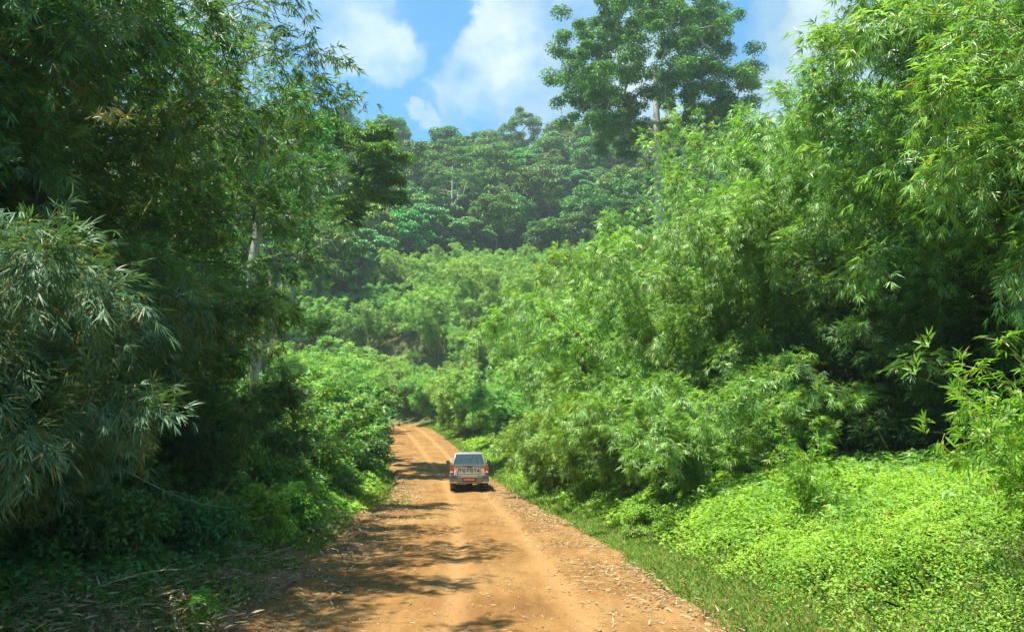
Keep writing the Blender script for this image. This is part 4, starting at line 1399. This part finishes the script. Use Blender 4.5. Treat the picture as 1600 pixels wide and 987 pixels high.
# bed
bm = box(-.90, -.80, .06, 1.60, .62, 1.235)
box(.80, .90, .06, 1.60, .62, 1.235, bm)
box(-.80, .80, 1.50, 1.58, .62, 1.225, bm)
bed = bm_obj('bed', bm, MT['paint'], tk, .022)
bm_obj('bed_floor', box(-.80, .80, .08, 1.50, .64, .70), MT['bed'], tk, .005)
for sx in (-1, 1):
    bm = box(sx * .80 - .055, sx * .80 + .055, .02, 1.6, 1.238, 1.262) if False else box(min(sx * .78, sx * .905), max(sx * .78, sx * .905), .05, 1.6, 1.238, 1.262)
    bm_obj('bed_rail', bm, MT['black'], tk, .008)
# tailgate, slightly dished
gate = bm_obj('tailgate', box(-.735, .735, .0, .07, .76, 1.24), MT['gate'], tk, .018)
bm_obj('tailgate_panel', box(-.50, .50, -.006, .0, .86, 1.13), MT['gate'], gate, .004)
bm_obj('top_lip', box(-.735, .735, -.022, .085, 1.243, 1.275), MT['paint'], gate, .01)
bm_obj('gate_handle', box(-.13, .13, -.018, -.002, 1.165, 1.215), MT['black'], gate, .006)
# lettering on the tailgate
cu = bpy.data.curves.new('lettering', 'FONT')
cu.body = 'TOYOTA'
cu.size = .20
cu.extrude = .004
cu.offset = .004
cu.align_x = 'CENTER'
cu.align_y = 'CENTER'
cu.space_character = 1.18
to = bpy.data.objects.new('lettering_source', cu)
COL.objects.link(to)
bpy.context.view_layer.update()
dg = bpy.context.evaluated_depsgraph_get()
tm = bpy.data.meshes.new_from_object(to.evaluated_get(dg))
bpy.data.objects.remove(to)
tm.materials.clear()
tm.materials.append(MT['letter'])
for v_ in tm.vertices:
    v_.co = Vector((v_.co.x * 1.1, -.014 - v_.co.z * .9, 1.03 + v_.co.y))
obj('lettering', tm, gate)


# red and white chevrons
def stripe(x0, z0, sx, parent, mat):
    bm = bmesh.new()
    w_, h_ = .044, .24
    pts = [(x0, z0), (x0 + sx * w_, z0), (x0 + sx * (w_ + .07), z0 + h_), (x0 + sx * .07, z0 + h_)]
    f_ = [bm.verts.new((a_, -.014, b_)) for a_, b_ in pts]
    k_ = [bm.verts.new((a_, .001, b_)) for a_, b_ in pts]
    bm.faces.new(f_)
    bm.faces.new(k_[::-1])
    for i in range(4):
        bm.faces.new((f_[i], k_[i], k_[(i + 1) % 4], f_[(i + 1) % 4]))
    return bm_obj('reflective_stripe', bm, mat, parent, smooth=False)


for sx in (-1, 1):
    for k in range(4):
        stripe(sx * (.728 - k * .040), .80 + (.07 if k > 2 else 0), -sx * 1.0, gate, MT['orange'] if k % 2 else MT['white']) if k < 4 else None
# tail lights
for sx in (-1, 1):
    tl_ = bm_obj('tail_light', box(min(sx * .745, sx * .915), max(sx * .745, sx * .915), -.012, .14, .90, 1.225), MT['red'], tk, .02)
    bm_obj('indicator_lens', box(min(sx * .765, sx * .895), max(sx * .765, sx * .895), -.020, -.010, .925, .985), MT['white'], tl_, .004)
    bm_obj('rear_quarter', box(min(sx * .75, sx * .905), max(sx * .75, sx * .905), .01, .12, .60, .895), MT['paint'], tk, .012)
# bumper with steps and plate
bp_ = bm_obj('rear_bumper', box(-.62, .62, -.20, .0, .50, .70), MT['steel'], tk, .03)
for sx in (-1, 1):
    bm_obj('bumper_corner', box(min(sx * .60, sx * .935), max(sx * .60, sx * .935), -.17, .12, .48, .745), MT['steel'], bp_, .04)
    bm_obj('step_pad', box(min(sx * .36, sx * .92), max(sx * .36, sx * .92), -.19, .02, .748, .765), MT['black'], bp_, .005)
bm_obj('bumper_skirt', box(-.93, .93, -.19, .02, .455, .495), MT['gate'], bp_, .01)
bm_obj('plate_recess', box(-.33, .33, -.207, -.198, .515, .715), MT['black'], bp_, .003)
pl_ = bm_obj('licence_plate', box(-.26, .26, -.216, -.209, .555, .675), MT['plate'], bp_, .002)
bm = bmesh.new()
for k, (a_, b_) in enumerate([(-.22, .03), (-.175, .03), (-.10, .035), (-.05, .03), (-.005, .035), (.07, .03), (.12, .03), (.18, .035)]):
    box(a_, a_ + b_, -.219, -.216, .59, .64 - (k % 2) * .008, bm)
bm_obj('plate_characters', bm, MT['pink'], pl_, smooth=False)
# greenhouse
def ring(w_, y0_, y1_, z_):
    return [Vector((-w_, y0_ + .05, z_)), Vector((-w_ + .07, y0_, z_)), Vector((w_ - .07, y0_, z_)), Vector((w_, y0_ + .05, z_)), Vector((w_, y1_ - .12, z_)),
            Vector((w_ - .10, y1_, z_)), Vector((-w_ + .10, y1_, z_)), Vector((-w_, y1_ - .12, z_))]


gh_ = loft([ring(.845, 1.618, 3.72, 1.12), ring(.80, 1.714, 3.42, 1.36), ring(.70, 1.850, 2.95, 1.70), ring(.655, 1.98, 2.80, 1.775), ring(.45, 2.1, 2.6, 1.80)])
bm_obj('cabin', gh_, MT['paint'], tk, .0)


def quad_panel(name, pts, th_, mat, parent):
    """thin slab through four points, pushed out along its normal"""
    P_ = [Vector(p_) for p_ in pts]
    n_ = (P_[1] - P_[0]).cross(P_[2] - P_[0]).normalized()
    bm_ = bmesh.new()
    a_ = [bm_.verts.new(p_ + n_ * th_) for p_ in P_]
    b_ = [bm_.verts.new(p_ - n_ * .01) for p_ in P_]
    bm_.faces.new(a_)
    bm_.faces.new(b_[::-1])
    for i in range(4):
        bm_.faces.new((a_[i], b_[i], b_[(i + 1) % 4], a_[(i + 1) % 4]))
    return bm_obj(name, bm_, mat, parent, smooth=False)


quad_panel('rear_window', [(-.765, 1.655, 1.22), (.765, 1.655, 1.22), (.64, 1.852, 1.715), (-.64, 1.852, 1.715)], .006, MT['glass'], tk)
quad_panel('windscreen', [(.72, 3.47, 1.34), (-.72, 3.47, 1.34), (-.61, 2.98, 1.68), (.61, 2.98, 1.68)], .012, MT['glass'], tk)
for sx in (-1, 1):
    for (ya, yb, yc, yd) in ((1.86, 2.48, 2.48, 1.96), (2.54, 3.30, 2.88, 2.54)):
        pts = [(sx * .805, ya, 1.345), (sx * .805, yb, 1.345), (sx * .712, yc, 1.67), (sx * .712, yd, 1.67)]
        quad_panel('side_window', pts if sx > 0 else pts[::-1], .012, MT['glass'], tk)
    mi = bm_obj('wing_mirror', box(min(sx * .95, sx * 1.14), max(sx * .95, sx * 1.14), 3.18, 3.30, 1.16, 1.34), MT['black'], tk, .03)
    bm_obj('mirror_arm', box(min(sx * .86, sx * .97), max(sx * .86, sx * .97), 3.21, 3.27, 1.17, 1.22), MT['black'], mi, .01)
    bm_obj('mirror_glass', box(min(sx * .97, sx * 1.12), max(sx * .97, sx * 1.12), 3.172, 3.179, 1.18, 1.32), MT['glass'], mi, .002)
    for (y0_, y1_) in ((1.72, 2.50), (2.53, 3.48)):
        dr_ = bm_obj('door', box(min(sx * .895, sx * .912), max(sx * .895, sx * .912), y0_, y1_, .52, 1.09), MT['paint'], tk, .006)
        bm_obj('handle', box(min(sx * .912, sx * .935), max(sx * .912, sx * .935), y0_ + .05, y0_ + .22, .97, 1.0), MT['black'], dr_, .005)
    bm_obj('headlight', box(min(sx * .55, sx * .84), max(sx * .55, sx * .84), 4.86, 5.10, .80, .93), MT['lamp'], tk, .03)
    # wheels, arches, mudflaps
    for yw in (.95, 4.05):
        wh = thing('wheel', None, None) if False else None
        ty_ = bm_obj('wheel', cyl_x(sx * .64, sx * .90, yw, .38, .38, 32), MT['rubber'], tk, .03)
        bm_obj('rim', cyl_x(sx * .82, sx * .908, yw, .38, .22, 24, r2=.20), MT['steel'], ty_, .01)
        bm = bmesh.new()
        sg = 14
        inn = [(yw + math.cos(t_) * .43, .40 + math.sin(t_) * .43) for t_ in np.linspace(0, PI, sg)]
        ot = [(yw + math.cos(t_) * .50, .40 + math.sin(t_) * .50) for t_ in np.linspace(0, PI, sg)]
        a0_ = [bm.verts.new((sx * .89, a_, b_)) for a_, b_ in inn]
        a1_ = [bm.verts.new((sx * .89, a_, b_)) for a_, b_ in ot]
        b0_ = [bm.verts.new((sx * .93, a_, b_)) for a_, b_ in inn]
        b1_ = [bm.verts.new((sx * .93, a_, b_)) for a_, b_ in ot]
        for i in range(sg - 1):
            for A_, B_ in ((a0_, a1_), (b0_, b1_), (a0_, b0_), (a1_, b1_)):
                bm.faces.new((A_[i], A_[i + 1], B_[i + 1], B_[i]))
        bm_obj('wheel_arch', bm, MT['black'], tk)
    bm_obj('mudflap', box(min(sx * .64, sx * .89), max(sx * .64, sx * .89), .46, .475, .16, .52), MT['rubber'], tk, .003)
# underbody: sills, axle, differential, exhaust, spare
bm_obj('chassis', box(-.55, .55, .10, 4.9, .40, .50), MT['under'], tk, .02)
ax_ = bm_obj('rear_axle', cyl_x(-.66, .66, .95, .38, .05, 14), MT['under'], tk)
bm = bmesh.new()
bmesh.ops.create_uvsphere(bm, u_segments=16, v_segments=10, radius=.17)
for v_ in bm.verts:
    v_.co = v_.co + Vector((0.02, .93, .37))
bm_obj('differential', bm, MT['under'], ax_)
bm_obj('exhaust_pipe', box(.40, .47, .0, .8, .35, .42), MT['under'], tk, .02)
bm_obj('spare_wheel', loft([[Vector((math.cos(t_) * .36, .42 + math.sin(t_) * .30 + .1, z_)) for t_ in np.arange(20) * 2 * PI / 20] for z_ in (.40, .50)]),
       MT['rubber'], tk)
# aerial and roof rib
bm_obj('aerial', box(-.006, .006, 2.1, 2.112, 1.79, 2.06), MT['black'], tk)

# ================================================================ AIR
hz_me = bpy.data.meshes.new('haze')
bm = box(-420, 420, -120, 420, -12, 200)
bm.to_mesh(hz_me)
bm.free()
hm = bpy.data.materials.new('haze_air')
hm.use_nodes = True
hm.node_tree.nodes.clear()
gg = NT(hm.node_tree)
out = gg.n('ShaderNodeOutputMaterial')
pv = gg.n('ShaderNodeVolumePrincipled')
pv.inputs['Color'].default_value = (.80, .95, .96, 1)
pv.inputs['Density'].default_value = HAZE
pv.inputs['Anisotropy'].default_value = .2
gg.l(pv.outputs[0], out.inputs['Volume'])
hz_me.materials.append(hm)
tag(obj('haze', hz_me), 'thin pale haze over the valley', None, None, 'stuff')
